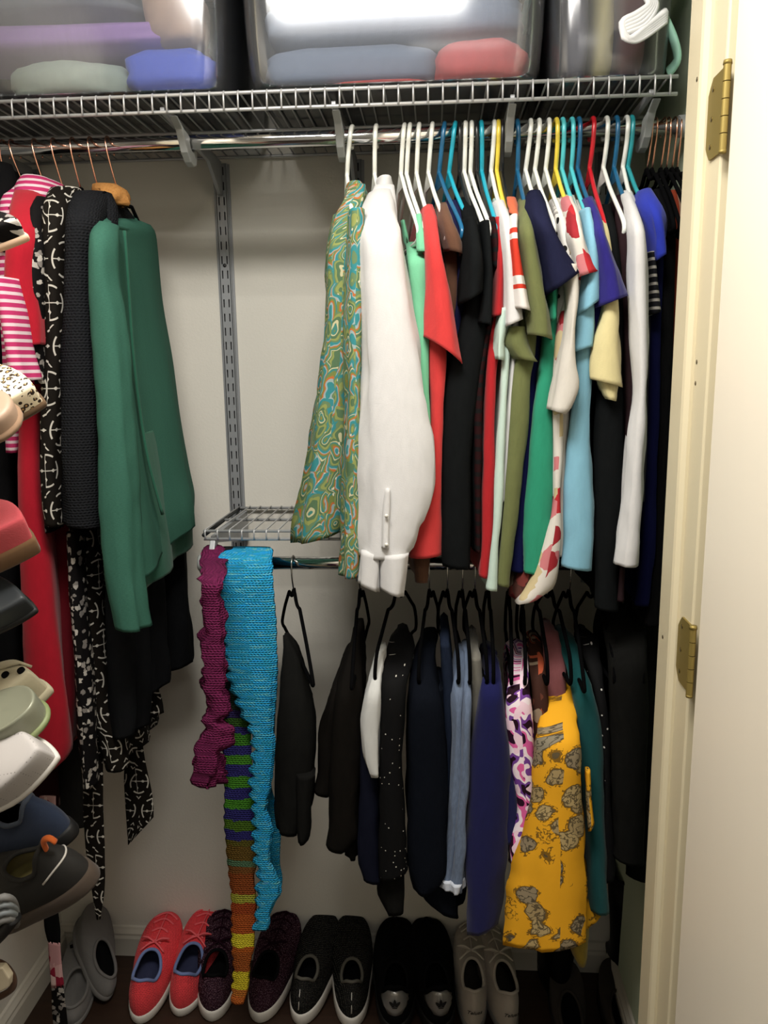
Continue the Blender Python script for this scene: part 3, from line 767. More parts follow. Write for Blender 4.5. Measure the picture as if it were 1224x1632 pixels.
garment('t_shirt', 'olive green tee with a wide sleeve right of the red striped sleeve', 'shirt', [
 ('body', OLIVE, [(316, 828, 843), (345, 830, 854), (420, 836, 862), (560, 824, 856), (600, 818, 848), (700, 810, 840), (800, 803, 829), (870, 797, 820), ((934, 938), 793, 813)], dict(Y=-.5, d=.36, ysh=362, fold=(.003, 2, 0))),
 ('sleeve', OLIVE, [(318, 829, 843, -.43, .06), (340, 829, 852, -.5, .08), (370, 829, 858), (410, 832, 864), (460, 838, 872), ((505, 500), 842, 881), ((532, 540), 843, 886)], sl(Y=-.545)),
 ('sleeve', OLIVE, [(520, 812, 842), (545, 806, 845), ((572, 576), 822, 858)], sl(Y=-.52, d=.06))], hk=826)
NSTR = printed('navy_white_stripe', stripes('#d8d8dc', '#23253f', .011, .42))
garment('t_shirt', 'navy tee with a thin white striped sleeve between olive and green tees', 'shirt', [
 ('body', NAVY3, [(325, 838, 852), (360, 850, 862), (450, 856, 866), (560, 846, 862), (600, 838, 858), (700, 832, 852), (800, 824, 846), ((912, 915), 815, 840)], dict(Y=-.48, d=.34, ysh=362)),
 ('sleeve', NSTR, [(345, 848, 860), (365, 852, 867), ((384, 380), 855, 868)], sl(Y=-.51, d=.04))], hk=826)
garment('t_shirt', 'big dark navy tee whose wide sleeve juts forward over the green tee', 'shirt', [
 ('body', NAVY2, [(302, 845, 862), (330, 845, 876), (380, 860, 888), (430, 872, 888), (470, 874, 886)], dict(Y=-.5, d=.36, ysh=362)),
 ('sleeve', NAVY2, [(304, 845, 862, -.44, .06), (325, 843, 877, -.51, .08), (360, 855, 888), ((402, 390), 866, 904), ((440, 415), 873, 918), ((468, 431), 877, 929)], sl(Y=-.56, d=.09))], hk=846)
garment('t_shirt', 'emerald green tee hanging below the big navy sleeve', 'shirt', [
 ('body', TGREEN, [(340, 866, 880), (450, 874, 890), (560, 866, 886), (620, 858, 884), (680, 850, 886), (760, 844, 887), (840, 838, 884), ((914, 920), 836, 872)], dict(Y=-.5, d=.36, ysh=362, fold=(.005, 2, .2), crease=.002)),
 ('sleeve', TGREEN, [(430, 875, 890), (470, 878, 889), ((512, 506), 879, 889)], sl(Y=-.52, d=.04))], hk=860)
DOTW = printed('white_black_dot', dots('#e6e2dc', '#22201f', .024, .24, .5))
garment('blouse', 'white blouse with black dots between the navy sleeve and the red floral top', 'blouse', [
 ('body', DOTW, [(315, 880, 894), (350, 888, 906), (420, 896, 916), (500, 886, 904), (600, 882, 893), (720, 882, 889), (860, 884, 888)], dict(Y=-.5, d=.36, ysh=362)),
 ('sleeve', DOTW, [(345, 888, 905, -.5, .05), (400, 897, 918), ((440, 446), 898, 916)], sl(Y=-.525, d=.06))], hk=876)
RFL = printed('white_red_floral', floral('#e9e3da', ['#c8353c', '#d9858a', '#e9e3da', '#d6c49a', '#a83038'], .040, .60))
RFIN = printed('dusky_rose_lining', floral('#4a2f2a', ['#6e2326', '#8d7d6c', '#5b3a33', '#7c3b36'], .03, .55))
garment('blouse', 'white top with red flowers and a curved hem', 'blouse', [
 ('body', RFL, [(310, 896, 916), (345, 906, 930), (420, 912, 935), (520, 890, 912), (620, 884, 900), (720, 884, 897), (800, 882, 894), (850, 872, 894), (885, 862, 893), (920, 850, 890), (945, 836, 880), ((966, 958), 822, 858)], dict(Y=-.51, d=.37, ysh=362, fold=(.004, 2, 0))),
 ('hem_inside', RFIN, [(905, 832, 880), (930, 822, 868), ((960, 952), 818, 850)], sl(Y=-.49, d=.12)),
 ('sleeve', RFL, [(312, 897, 916, -.44, .06), (340, 905, 928, -.51, .07), (375, 908, 935), (405, 914, 944), ((442, 430), 920, 957)], sl(Y=-.55, d=.07))], hk=889)
garment('long_sleeve_top', 'off white top with a hanging elbow sleeve under the red floral sleeve', 'shirt', [
 ('body', OFFW, [(318, 910, 925), (345, 918, 936), (430, 916, 936), (560, 900, 916), (700, 893, 908), (800, 891, 903), ((886, 890), 889, 903)], dict(Y=-.49, d=.35, ysh=362)),
 ('sleeve', OFFW, [(420, 898, 925), (470, 908, 926), (530, 903, 920), (580, 893, 922), (615, 887, 929), (640, 883, 922), ((654, 662), 880, 906)], sl(Y=-.55, d=.06))], hk=899)
garment('tunic', 'sky blue long top right of the off white elbow sleeve', 'shirt', [
 ('body', SKY, [(325, 928, 944), (370, 936, 955), (480, 922, 950), (560, 919, 948), (620, 916, 943), (700, 906, 944), (780, 900, 947), (860, 899, 950), ((905, 914), 895, 950)], dict(Y=-.51, d=.37, ysh=362, fold=(.004, 2, .4), crease=.0022)),
 ('sleeve', SKY, [(330, 930, 945, -.5, .06), (390, 936, 957), (440, 934, 961), ((500, 474), 925, 962)], sl(Y=-.54, d=.07)),
 ('sleeve', SKY, [(480, 924, 950), (520, 920, 950), ((560, 552), 918, 945)], sl(Y=-.525, d=.05, crease=.004))], hk=914)
garment('t_shirt', 'indigo purple tee with a wide sleeve', 'shirt', [
 ('body', INDIGO, [(312, 932, 946), (345, 944, 962), (420, 952, 974), (520, 948, 968), (590, 950, 962)], dict(Y=-.5, d=.36, ysh=362)),
 ('sleeve', INDIGO, [(314, 932, 946, -.44, .06), (340, 942, 962, -.5, .07), (375, 948, 972), (410, 953, 984), ((445, 438), 958, 995), ((487, 470), 960, 1004)], sl(Y=-.55, d=.08))], hk=925)
garment('t_shirt', 'cream yellow tee whose sleeve hangs below the indigo one', 'shirt', [
 ('body', CREAM, [(318, 945, 957), (360, 956, 970), (430, 966, 980), (520, 958, 975), (600, 956, 970)], dict(Y=-.5, d=.36, ysh=362)),
 ('sleeve', CREAM, [(440, 966, 988), (490, 962, 991), (540, 950, 993), (585, 944, 996), ((604, 618), 942, 999)], sl(Y=-.535, d=.08)),
 ('sleeve_lining', CREAM, [(598, 952, 992), (620, 958, 988), ((636, 640), 966, 985)], sl(Y=-.525, d=.05))], hk=947)
garment('tunic', 'plain black top hanging below the cream sleeve', 'shirt', [
 ('body', BLK2, [(325, 958, 976), (370, 966, 985), (470, 972, 996), (600, 956, 998), (700, 948, 1000), (800, 950, 1000), (900, 951, 992), ((972, 978), 950, 990)], dict(Y=-.50, d=.35, ysh=362, fold=(.004, 2, .2)))], hk=969)
garment('tunic', 'dark plum top left of the white long sleeve top', 'shirt', [
 ('body', PLUM, [(310, 984, 999), (335, 984, 1012), (400, 988, 1012), (520, 996, 1013), (640, 1000, 1014), (800, 996, 1004), (960, 985, 995)], dict(Y=-.5, d=.36, ysh=362))], hk=985)
garment('long_sleeve_top', 'white long sleeve top hanging near the right door jamb', 'shirt', [
 ('body', WHITE, [(303, 993, 1008), (335, 1003, 1022), (420, 1010, 1034), (600, 1014, 1032), (800, 1002, 1022), (880, 998, 1018)], dict(Y=-.48, d=.34, ysh=362)),
 ('sleeve', WHITE, [(306, 994, 1008, -.43, .05), (335, 1001, 1022, -.5, .06), (370, 1006, 1033), (450, 1007, 1038), (550, 1012, 1038), (620, 1014, 1036), (700, 1004, 1034), (780, 999, 1030), (850, 992, 1026), ((904, 906), 984, 1022)], sl(Y=-.545, d=.07, crease=.0028))], hk=1001)
CUFFS = printed('grey_cuff_stripe', stripes('#202024', '#b9b4ac', .013, .35))
garment('tunic', 'grey tee with a black striped cuff behind the white long sleeve', 'shirt', [
 ('body', GREY, [(312, 1012, 1024), (345, 1022, 1036), (430, 1030, 1044), (600, 1030, 1038), (800, 1022, 1030)], dict(Y=-.46, d=.30, ysh=362)),
 ('sleeve', CUFFS, [(400, 1034, 1048), (450, 1038, 1052), ((502, 496), 1039, 1056)], sl(Y=-.5, d=.05))], hk=1001)
garment('blouse', 'royal blue ruffled blouse, bluest near the right wall', 'blouse', [
 ('body', NAVY3, [(306, 1024, 1044), (340, 1032, 1056), (420, 1040, 1060), (520, 1038, 1056), (700, 1035, 1051), (800, 1029, 1049), (900, 1021, 1046), ((966, 968), 1014, 1036)], dict(Y=-.47, d=.32, ysh=362)),
 ('sleeve', ROYAL, [(299, 1023, 1043, -.42, .08), (318, 1024, 1058, -.48, .08), (350, 1034, 1067), (385, 1040, 1067), ((418, 402), 1042, 1067)], sl(Y=-.51, d=.08, crease=.005))], hk=1009)
garment('tunic', 'black long garment touching the right wall', 'shirt', [
 ('body', BLACK, [(300, 1044, 1070), (340, 1056, 1080), (450, 1052, 1078), (600, 1050, 1075), (800, 1044, 1068), (960, 1034, 1060), (1000, 1030, 1056)], dict(Y=-.46, d=.30, ysh=362, fold=(.004, 2, 0)))])
garment('blouse', 'rust and peach print garment peeking out beside the jamb', 'blouse', [
 ('body', printed('rust_print', floral('#a8472f', ['#a8472f', '#15100f', '#c9a08a'], .05, .5)), [(302, 1070, 1084), (330, 1076, 1090), (500, 1072, 1086), (690, 1060, 1080), (760, 1056, 1076), (840, 1050, 1072)], dict(Y=-.42, d=.22, ysh=362))])

# ================================================================== UPPER LEFT GARMENTS
PSTR = printed('pink_white_stripe', stripes('#c4396f', '#ecd3da', .0125, .42))
REDD = cloth('#b5162b', .12); REDK = cloth('#7d1222', .15)
BWFL = printed('black_white_floral', floral('#121011', ['#cfc9c0', '#8d8782', '#bcb6ae', '#a8a29b'], .014, .40, .9))
MED = printed('black_medallion_print', medallion())
KNITC = cloth('#212225', .15, 'charcoal_knit', bump=knitb, bstr=.55)
SKIRT = cloth('#1b1c1e', .2)
HEATH = printed('green_heather', heather('#284d42', '#4a7f6d'), .9)
GREEN2 = cloth('#2d6450', .12)
FUR = printed('tan_fur', lambda: mx(noi(vec(*uv()), 180, 4, .7), C('#8a4f1c'), C('#dca563')), .9, bstr=.8)
garment('blouse', 'black garment at the very left end of the rod', 'blouse', [
 ('body', BLACK, [(256, -40, 6), (290, -60, 13), (400, -60, 8), (600, -60, 5), (900, -40, 20), (1240, -20, 30)], dict(Y=-.46, d=.3, ysh=330))])
garment('striped_top', 'pink and white striped hooded top left of the red dress', 'shirt', [
 ('body', PSTR, [(290, 2, 50), (320, -6, 30), (420, -8, 16), (560, 0, 20), (690, 6, 26), (722, 8, 24)], dict(Y=-.49, d=.3, ysh=350)),
 ('hood', PSTR, [(277, 22, 66, -.40, .12), (288, 8, 74, -.42, .16), (304, 0, 72, -.44, .18), (330, -10, 46, -.46, .18)], sl(crease=.004)),
 ('sleeve', PSTR, [(440, -20, 6), (500, -10, 20), (560, 0, 29), ((612, 606), 6, 40)], sl(Y=-.6, d=.08))])
garment('dress', 'bright red sleeveless dress at the left end of the upper rod', 'dress', [
 ('body', REDD, [(298, 14, 62), (330, 22, 56), (400, 24, 50), (500, 28, 55), (600, 26, 56), (700, 24, 54), (800, 22, 58), (900, 22, 72), (1000, 26, 82), (1100, 26, 94), (1180, 24, 104), (1220, 25, 100), ((1246, 1238), 28, 72)], dict(Y=-.5, d=.36, ysh=380, fold=(.006, 2, .1), tf=.025)),
 ('sleeve', REDD, [(302, 10, 58, -.44, .1), (330, 2, 56, -.5, .1), (390, -4, 48), (440, -8, 48), (500, -4, 54), ((556, 548), 10, 58)], sl(Y=-.555, d=.08))])
garment('dress', 'dark maroon dress behind the bright red dress', 'dress', [
 ('body', REDK, [(305, 60, 76), (360, 56, 72), (500, 56, 74), (700, 60, 86), (870, 76, 112), (1000, 82, 114), (1120, 92, 114), ((1190, 1186), 98, 112)], dict(Y=-.42, d=.24, ysh=370, fold=(.005, 2, .1)))])
garment('blouse', 'black blouse with small white flowers right of the red dress', 'blouse', [
 ('body', BWFL, [(305, 62, 78), (335, 44, 70), (400, 38, 62), (500, 40, 62), (600, 48, 62), (700, 56, 66), (850, 64, 78)], dict(Y=-.48, d=.34, ysh=362)),
 ('sleeve', BWFL, [(312, 52, 70, -.45, .06), (335, 38, 62, -.5, .06), (400, 34, 60), (480, 38, 60), (560, 46, 60), ((612, 612), 50, 62)], sl(Y=-.54, d=.05))])
md = garment('dress', 'long black dress with white round medallion print and sash ends', 'dress', [
 ('body', MED, [(296, 82, 118), (320, 66, 108), (400, 66, 104), (500, 70, 104), (600, 74, 108), (700, 78, 114), (850, 104, 146), (1000, 118, 156), (1100, 128, 164), (1180, 150, 190), (1232, 166, 196)], dict(Y=-.43, d=.25, ysh=380, fold=(.008, 2, .1), tf=.03)),
 ('sleeve', MED, [(297, 72, 112, -.42, .06), (318, 60, 100, -.48, .08), (360, 59, 94), (450, 60, 94), (540, 64, 95), (640, 58, 91), (740, 58, 86), (800, 62, 88), ((838, 842), 66, 88)], sl(Y=-.52, d=.06)),
 ('sleeve', BWFL, [(850, 100, 124), (950, 104, 126), (1050, 112, 134), (1150, 118, 142), (1260, 128, 146)], sl(Y=-.475, d=.05)),
 ('sash', MED, [(1180, 132, 164), (1280, 133, 164), (1360, 138, 166), (1420, 146, 166), (1450, 151, 161), (1466, 154, 158)], sl(Y=-.40, d=.006, crease=.001)),
 ('sash', MED, [(1150, 196, 222), (1200, 198, 228), (1250, 199, 237), (1285, 202, 242), ((1346, 1306), 205, 242)], sl(Y=-.30, d=.006, crease=.001)),
 ('hem_flap', MED, [(1060, 205, 240), (1110, 212, 252), ((1150, 1140), 218, 256)], sl(Y=-.26, d=.02))])
garment('cardigan', 'charcoal ribbed knit cardigan between the medallion dress and green top', 'cardigan', [
 ('body', KNITC, [(303, 116, 168), (330, 108, 176), (400, 106, 172), (600, 104, 165), (840, 104, 165)], dict(Y=-.47, d=.32, ysh=370, tf=.03)),
 ('sleeve', KNITC, [(303, 106, 156, -.42, .12), (318, 98, 150, -.47, .1), (350, 93, 142), (420, 92, 138), (500, 88, 140), (600, 85, 147), (700, 85, 148), (780, 87, 148), ((838, 846), 90, 150)], sl(Y=-.53, d=.08, crease=.002))])
garment('skirt', 'pleated charcoal skirt hanging below the green top', 'skirt', [
 ('body', SKIRT, [(700, 168, 196), (850, 160, 200), (950, 158, 212), (1050, 162, 218), (1120, 164, 218), ((1182, 1176), 168, 214)], dict(Y=-.44, d=.10, tf=None, exp=.8, crease=.003, fold=(.006, 2, 0))),
 ('pleat', SKIRT, [(850, 196, 240), (950, 206, 250), (1050, 214, 256), ((1116, 1100), 216, 257)], dict(Y=-.30, d=.08, tf=None, exp=.8, crease=.003)),
 ('pleat', SKIRT, [(850, 240, 286), (950, 246, 290), (1020, 252, 296), ((1074, 1064), 254, 299)], dict(Y=-.18, d=.08, tf=None, exp=.8, crease=.003))])
garment('fur_collar', 'small tan fur collar piece showing above the green top', 'collar', [
 ('body', FUR, [(291, 146, 178, -.33, .04), (299, 141, 184, -.35, .07), (312, 146, 181, -.36, .07), (324, 156, 176, -.355, .05)], dict(crease=.014, tf=.02))])
# green top: seen broadside, a slab running back from the near shoulder
def green_top():
    t = root('long_sleeve_top', 'heather green long sleeve top, rightmost of the left group', 'shirt', tuple(P(185, 300, -.31)))
    def broad(name, mat, rows, tn=.012, **k):
        """rows: (py_near, px_near, Y_near, py_far, px_far, Y_far, bulge)"""
        S = spline([(r[0],)+tuple(r) for r in rows], max(8, int((rows[-1][0]-rows[0][0])/10)+2)); bm = bmesh.new(); RV = []; pts = []
        nn = 34
        for i, r in enumerate(S):
            _, yn, xn, Yn, yf, xf, Yf, bu = r
            A, B = P(xn, yn, Yn), P(xf, yf, Yf); ax = B-A; L = ax.length; au = ax/L; nu = Vector((au.y, -au.x, 0)).normalized(); g = i/(len(S)-1)
            ring = []
            for q in range(nn):
                th = 2*math.pi*q/nn; a = (1-math.cos(th))/2; b = math.sin(th); b = math.copysign(abs(b)**.55, b)
                f = k.get('amp', .008)*g*math.sin(2*math.pi*(k.get('wv', 2.2)*a+k.get('ph', 0)))
                p = A+ax*a+nu*(b*bu+f)
                p += nu*(mnoise.noise(Vector((p.x*20, p.y*20, p.z*5)))*.004*(1 if b > 0 else -1)*(.4+g))
                ring.append(p)
            pts.append(ring); RV.append([bm.verts.new(p) for p in ring])
        Lr = bm.loops.layers.uv.new('UVMap')
        us = []
        for r in pts:
            s = [0]
            for q in range(nn): s.append(s[-1]+(r[(q+1) % nn]-r[q]).length)
            us.append(s)
        for i in range(len(RV)-1):
            for q in range(nn):
                f = bm.faces.new((RV[i][q], RV[i+1][q], RV[i+1][(q+1) % nn], RV[i][(q+1) % nn]))
                for l, w_ in zip(f.loops, [(us[i][q], pts[i][q].z), (us[i+1][q], pts[i+1][q].z), (us[i+1][q+1], pts[i+1][(q+1) % nn].z), (us[i][q+1], pts[i][(q+1) % nn].z)]): l[Lr].uv = w_
        return put(name, bm, mat, t, thick=.0012)
    N, Fz = -.50, -.13
    broad('body', HEATH, [(347, 152, -.47, 349, 214, -.19, .012), (352, 146, -.49, 354, 228, -.16, .018), (365, 142, -.50, 366, 240, -.14, .02), (400, 142, N, 392, 246, Fz, .02), (500, 152, N, 480, 256, Fz, .02), (600, 164, N, 570, 272, Fz, .02), (700, 178, N, 660, 287, Fz, .02), (800, 192, N, 745, 302, Fz, .02), (870, 204, N, 790, 311, Fz, .02), (922, 215, -.49, 812, 310, Fz, .02)], amp=.012, wv=1.6, ph=.15)
    broad('underlayer', GREEN2, [(700, 186, -.48, 670, 284, -.15, .014), (860, 206, -.48, 790, 304, -.14, .014), (950, 218, -.47, 858, 306, -.14, .014)], amp=.008, wv=2.3, ph=.4)
    piece('sleeve', HEATH, [(352, 143, 172, -.49, .07), (372, 135, 172, -.53, .07), (420, 132, 172), (500, 134, 184), (600, 142, 194), (700, 147, 203), (800, 150, 206), (900, 155, 212), (960, 165, 219), ((1006, 1010), 174, 224)], t, **sl(Y=-.545, d=.07, crease=.003))
    q = [P(150, 348, -.455), P(165, 352, -.44), P(186, 361, -.40), P(205, 365, -.33), P(214, 356, -.25), P(216, 346, -.20)]
    put('neckband', TUBE(smooth_path(q, 4), .0055, 8), HEATH, t)
    s = [P(186, 368, -.415), P(192, 450, -.42), P(200, 560, -.42), P(212, 660, -.42), P(226, 740, -.42), P(248, 820, -.40)]
    put('front_seam', TUBE([p+Vector((.014, 0, 0)) for p in smooth_path(s, 5)], .0035, 6), GREEN2, t)
    return t
green_top()

CK = 1.1
# ================================================================== LOWER ROD HANGERS AND GARMENTS
HOOKW = material('steel_hook', '#b9b7b3', .25, metal=1)
LH = [(467, .34, 'leftmost, holding the black camisole'), (573, .0, 'second on the lower rod, with black trousers'), (632, -.22, 'under the white shirt cuff, with the white and navy skirt'),
 (684, -.12, 'holding the white dotted black dress'), (713, .12, 'holding the dark navy jeans'), (737, .06, 'holding the faded light jeans'), (757, .1, 'just left of the cobalt dress'), (779, .0, 'holding the cobalt blue dress'),
 (812, -.05, 'holding the pink and purple blouse'), (832, -.05, 'right of the pink and purple blouse'), (852, .05, 'holding the brown floral dress'), (880, .1, 'holding the mustard floral dress'), (908, .0, 'holding the teal dress'), (950, .05, 'holding the dark dotted dress'), (998, .0, 'holding the long black garment by the jamb')]
for px, yw, l in LH: velvet_hanger(px, 'black velvet steel-hook hanger '+l, LOW, HOOKW, 900, 'black velvet hangers on the lower rod', yaw=yw, drop=.062, wid=.19 if px in (467, 573, 908) else .16)
LB = dict(Y=-.49, d=.30, ysh=1100, Y0=-.36, fold=(.006, 2, .2), crease=.003, tf=.02)
def lb(**k): o = dict(LB); o.update(k); return o
BK2 = cloth('#141413', .25, 'cloth_soft_black'); BKB = cloth('#12100e', .2, 'cloth_brown_black')
WSK = cloth('#b9bab8', .06); NVY = cloth('#11131f', .2, 'cloth_ink_navy'); JEANS = cloth('#0d1017', .3, 'dark_denim', scale=(300, 60)); LJEANS = cloth('#5d6a80', .35, 'light_denim', scale=(300, 60))
COBALT = cloth('#121443', .15); TEAL = cloth('#104648', .12); PDOT = printed('black_pin_dot', dots('#0c0c0d', '#c8c4ba', .0115, .11, .55))
garment('camisole', 'black camisole leftmost on the lower rod, in front of bare wall', 'shirt', [
 ('body', BK2, [(1015, 451, 458, -.36, .03), (1040, 450, 470, -.38, .06), (1080, 446, 484, -.4, .1), (1130, 442, 498, -.42, .14), (1200, 438, 505), (1260, 437, 500), (1300, 437, 494), ((1332, 1336), 440, 474)], lb(Y=-.43, d=.2, ysh=None)),
 ('strap_end', BK2, [(1240, 470, 500), (1300, 470, 493), (1330, 470, 494), ((1350, 1346), 473, 490)], sl(Y=-.445, d=.05))])
garment('trousers', 'black trousers second on the lower rod', 'trousers', [
 ('leg', BKB, [(1010, 560, 574, -.38, .1), (1050, 550, 577, -.42, .12), (1120, 530, 578), (1200, 524, 578), (1290, 522, 572), (1340, 521, 570), ((1358, 1364), 522, 553)], lb(Y=-.47, d=.1, ysh=None, tf=None)),
 ('leg', BKB, [(1050, 546, 562, -.36, .1), (1120, 522, 548), (1180, 507, 545), (1240, 505, 540), ((1268, 1274), 500, 528)], lb(Y=-.43, d=.08, ysh=None, tf=None)),
 ('leg', BKB, [(1150, 548, 580), (1280, 550, 574), ((1372, 1374), 553, 570)], lb(Y=-.44, d=.08, ysh=None, tf=None))])
garment('skirt', 'white and dark navy skirt beside the white dotted black dress', 'skirt', [
 ('white_panel', WSK, [(1040, 600, 614, -.42, .06), (1075, 590, 611, -.46, .08), (1120, 579, 607), (1170, 574, 604), (1210, 579, 602), (1240, 592, 601)], lb(Y=-.49, d=.07, ysh=None, tf=None), 'pale grey white panel'),
 ('body', NVY, [(1060, 596, 612, -.4, .1), (1150, 580, 606), (1220, 572, 602), (1320, 570, 603), (1375, 569, 604), ((1408, 1412), 580, 604)], lb(Y=-.47, d=.2, ysh=None))])
garment('dress', 'black dress with tiny white dots on the lower rod', 'dress', [
 ('body', PDOT, [(1018, 622, 656), (1045, 614, 661), (1090, 607, 650), (1160, 605, 646), (1250, 603, 640), (1350, 603, 645), ((1410, 1398), 604, 648)], lb(d=.26, fold=(.005, 2, 0))),
 ('lining', BK2, [(1300, 606, 640), (1400, 605, 646), (1440, 606, 645), ((1462, 1460), 614, 641)], lb(Y=-.47, d=.16, ysh=None))])
jn = garment('jeans', 'dark navy jeans in the middle of the lower rod', 'jeans', [
 ('leg', JEANS, [(1025, 672, 698), (1060, 658, 694), (1130, 648, 706), (1230, 646, 716), (1330, 648, 716), (1400, 652, 718), ((1428, 1432), 660, 690)], lb(d=.1, tf=None)),
 ('leg', JEANS, [(1100, 664, 712), (1230, 662, 722), (1340, 663, 718), (1420, 664, 734), (1445, 678, 738), ((1458, 1468), 696, 738)], lb(Y=-.46, d=.12, ysh=None, tf=None))])
garment('jeans', 'slim blue denim garment beside the dark navy jeans', 'jeans', [
 ('body', cloth('#1a2130', .3, 'mid_denim', scale=(300, 60)), [(1028, 702, 716), (1070, 704, 722), (1150, 708, 724), (1300, 706, 722), (1380, 704, 716)], lb(Y=-.46, d=.2, ysh=None))])
lj = garment('jeans', 'light faded jeans with frayed white hems', 'jeans', [
 ('leg', LJEANS, [(1040, 728, 746, -.4, .06), (1090, 719, 744, -.46, .06), (1160, 721, 740), (1250, 721, 739), (1340, 714, 731), ((1416, 1420), 704, 722)], lb(Y=-.48, d=.05, ysh=None, tf=None)),
 ('leg', LJEANS, [(1035, 738, 749, -.4, .06), (1090, 738, 751, -.46, .06), (1160, 737, 750), (1250, 733, 747), (1340, 726, 740), ((1422, 1426), 718, 739)], lb(Y=-.49, d=.06, ysh=None, tf=None)),
 ('hem', cloth('#b9bfca', .2), [(1408, 702, 723), ((1420, 1422), 702, 722)], lb(Y=-.487, d=.055, ysh=None, tf=None), 'frayed white hem'),
 ('hem', cloth('#b9bfca', .2), [(1414, 717, 740), ((1427, 1428), 717, 739)], lb(Y=-.497, d=.065, ysh=None, tf=None), 'frayed white hem')])
garment('trousers', 'grey beige trousers between the light jeans and cobalt dress', 'trousers', [
 ('leg', cloth('#6d6a62', .15), [(1050, 751, 766), (1100, 752, 770), (1200, 752, 766), (1330, 745, 758)], lb(Y=-.45, d=.2, ysh=None))])
garment('dress', 'cobalt blue dress hanging left of the purple print blouse', 'dress', [
 ('body', COBALT, [(1050, 776, 794), (1090, 770, 800), (1140, 762, 806), (1220, 752, 812), (1300, 746, 808), (1400, 744, 800), (1460, 744, 799), ((1496, 1486), 745, 790)], lb(d=.26, fold=(.009, 3, .1), crease=.004, ridge=.3)),
 ('drape', COBALT, [(1150, 780, 816), (1230, 780, 824), (1300, 780, 828), ((1352, 1344), 782, 828)], lb(Y=-.47, d=.14, ysh=None, crease=.004))])
garment('blouse', 'pink purple and white splotch print blouse on the lower rod', 'blouse', [
 ('body', printed('purple_splotch', splotch), [(1045, 822, 842), (1085, 812, 845), (1140, 806, 852), (1220, 812, 856), (1300, 822, 858), (1350, 812, 850), ((1398, 1394), 816, 842)], lb(Y=-.48, d=.26, fold=(.006, 2, 0)))])
garment('dress', 'brown floral dress between purple blouse and mustard dress', 'dress', [
 ('body', printed('brown_floral', floral('#3a231c', ['#b0553a', '#3a231c', '#8a7a66', '#5d3428'], .03, .45)), [(1030, 844, 866), (1080, 846, 872), (1150, 850, 878), (1250, 848, 872), (1420, 830, 850)], lb(Y=-.46, d=.24))])
garment('blouse', 'muted mauve blouse behind the top of the mustard dress', 'blouse', [
 ('body', cloth('#7c4a4c', .12), [(1010, 866, 890), (1050, 868, 900), (1080, 870, 902), (1200, 872, 900)], lb(Y=-.44, d=.2))])
garment('dress', 'mustard yellow dress with grey floral print on the lower rod', 'dress', [
 ('body', printed('mustard_floral', yellowfl), [(1070, 880, 904), (1090, 876, 912), (1130, 870, 921), (1200, 863, 930), (1280, 856, 938), (1360, 845, 943), (1430, 833, 949), (1480, 826, 957), ((1528, 1504), 820, 964)], lb(Y=-.52, d=.30, ysh=1180, fold=(.012, 3, .3), crease=.005, tf=.05, ridge=.32)),
 ('tie', printed('mustard_floral', yellowfl), [(1230, 934, 942), (1300, 936, 946), ((1330, 1316), 938, 948)], sl(Y=-.5, d=.02)),
 ('underskirt', cloth('#8f7a30', .15), [(1480, 900, 946), (1530, 914, 942), ((1546, 1538), 920, 941)], sl(Y=-.48, d=.1))])
garment('dress', 'teal dress right of the mustard floral dress', 'dress', [
 ('body', TEAL, [(1020, 888, 918), (1070, 905, 934), (1130, 918, 955), (1220, 926, 966), (1320, 936, 966), (1410, 940, 967), ((1458, 1462), 945, 970)], lb(Y=-.47, d=.26, fold=(.006, 2, .2)))])
garment('dress', 'dark dress with sparse small dots right of the teal dress', 'dress', [
 ('body', printed('black_sparse_dot', dots('#0f0f10', '#c9c6c0', .022, .09, .4)), [(1020, 920, 955), (1070, 938, 962), (1150, 955, 972), (1280, 962, 976), (1370, 958, 980), ((1412, 1404), 960, 980)], lb(Y=-.46, d=.26))])
garment('coat', 'long black garment at the right end of the lower rod by the jamb', 'coat', [
 ('body', BK2, [(975, 960, 1012), (1010, 968, 1036), (1080, 972, 1038), (1200, 976, 1036), (1300, 978, 1034), ((1374, 1388), 979, 1032)], lb(Y=-.48, d=.30, ysh=1040, tf=.03))])
garment('coat', 'black garment behind, touching the right wall below the lower rod', 'coat', [
 ('body', BK2, [(960, 1010, 1048), (1040, 1012, 1050), (1200, 1008, 1046), ((1400, 1412), 1002, 1040)], lb(Y=-.38, d=.16, ysh=None))])

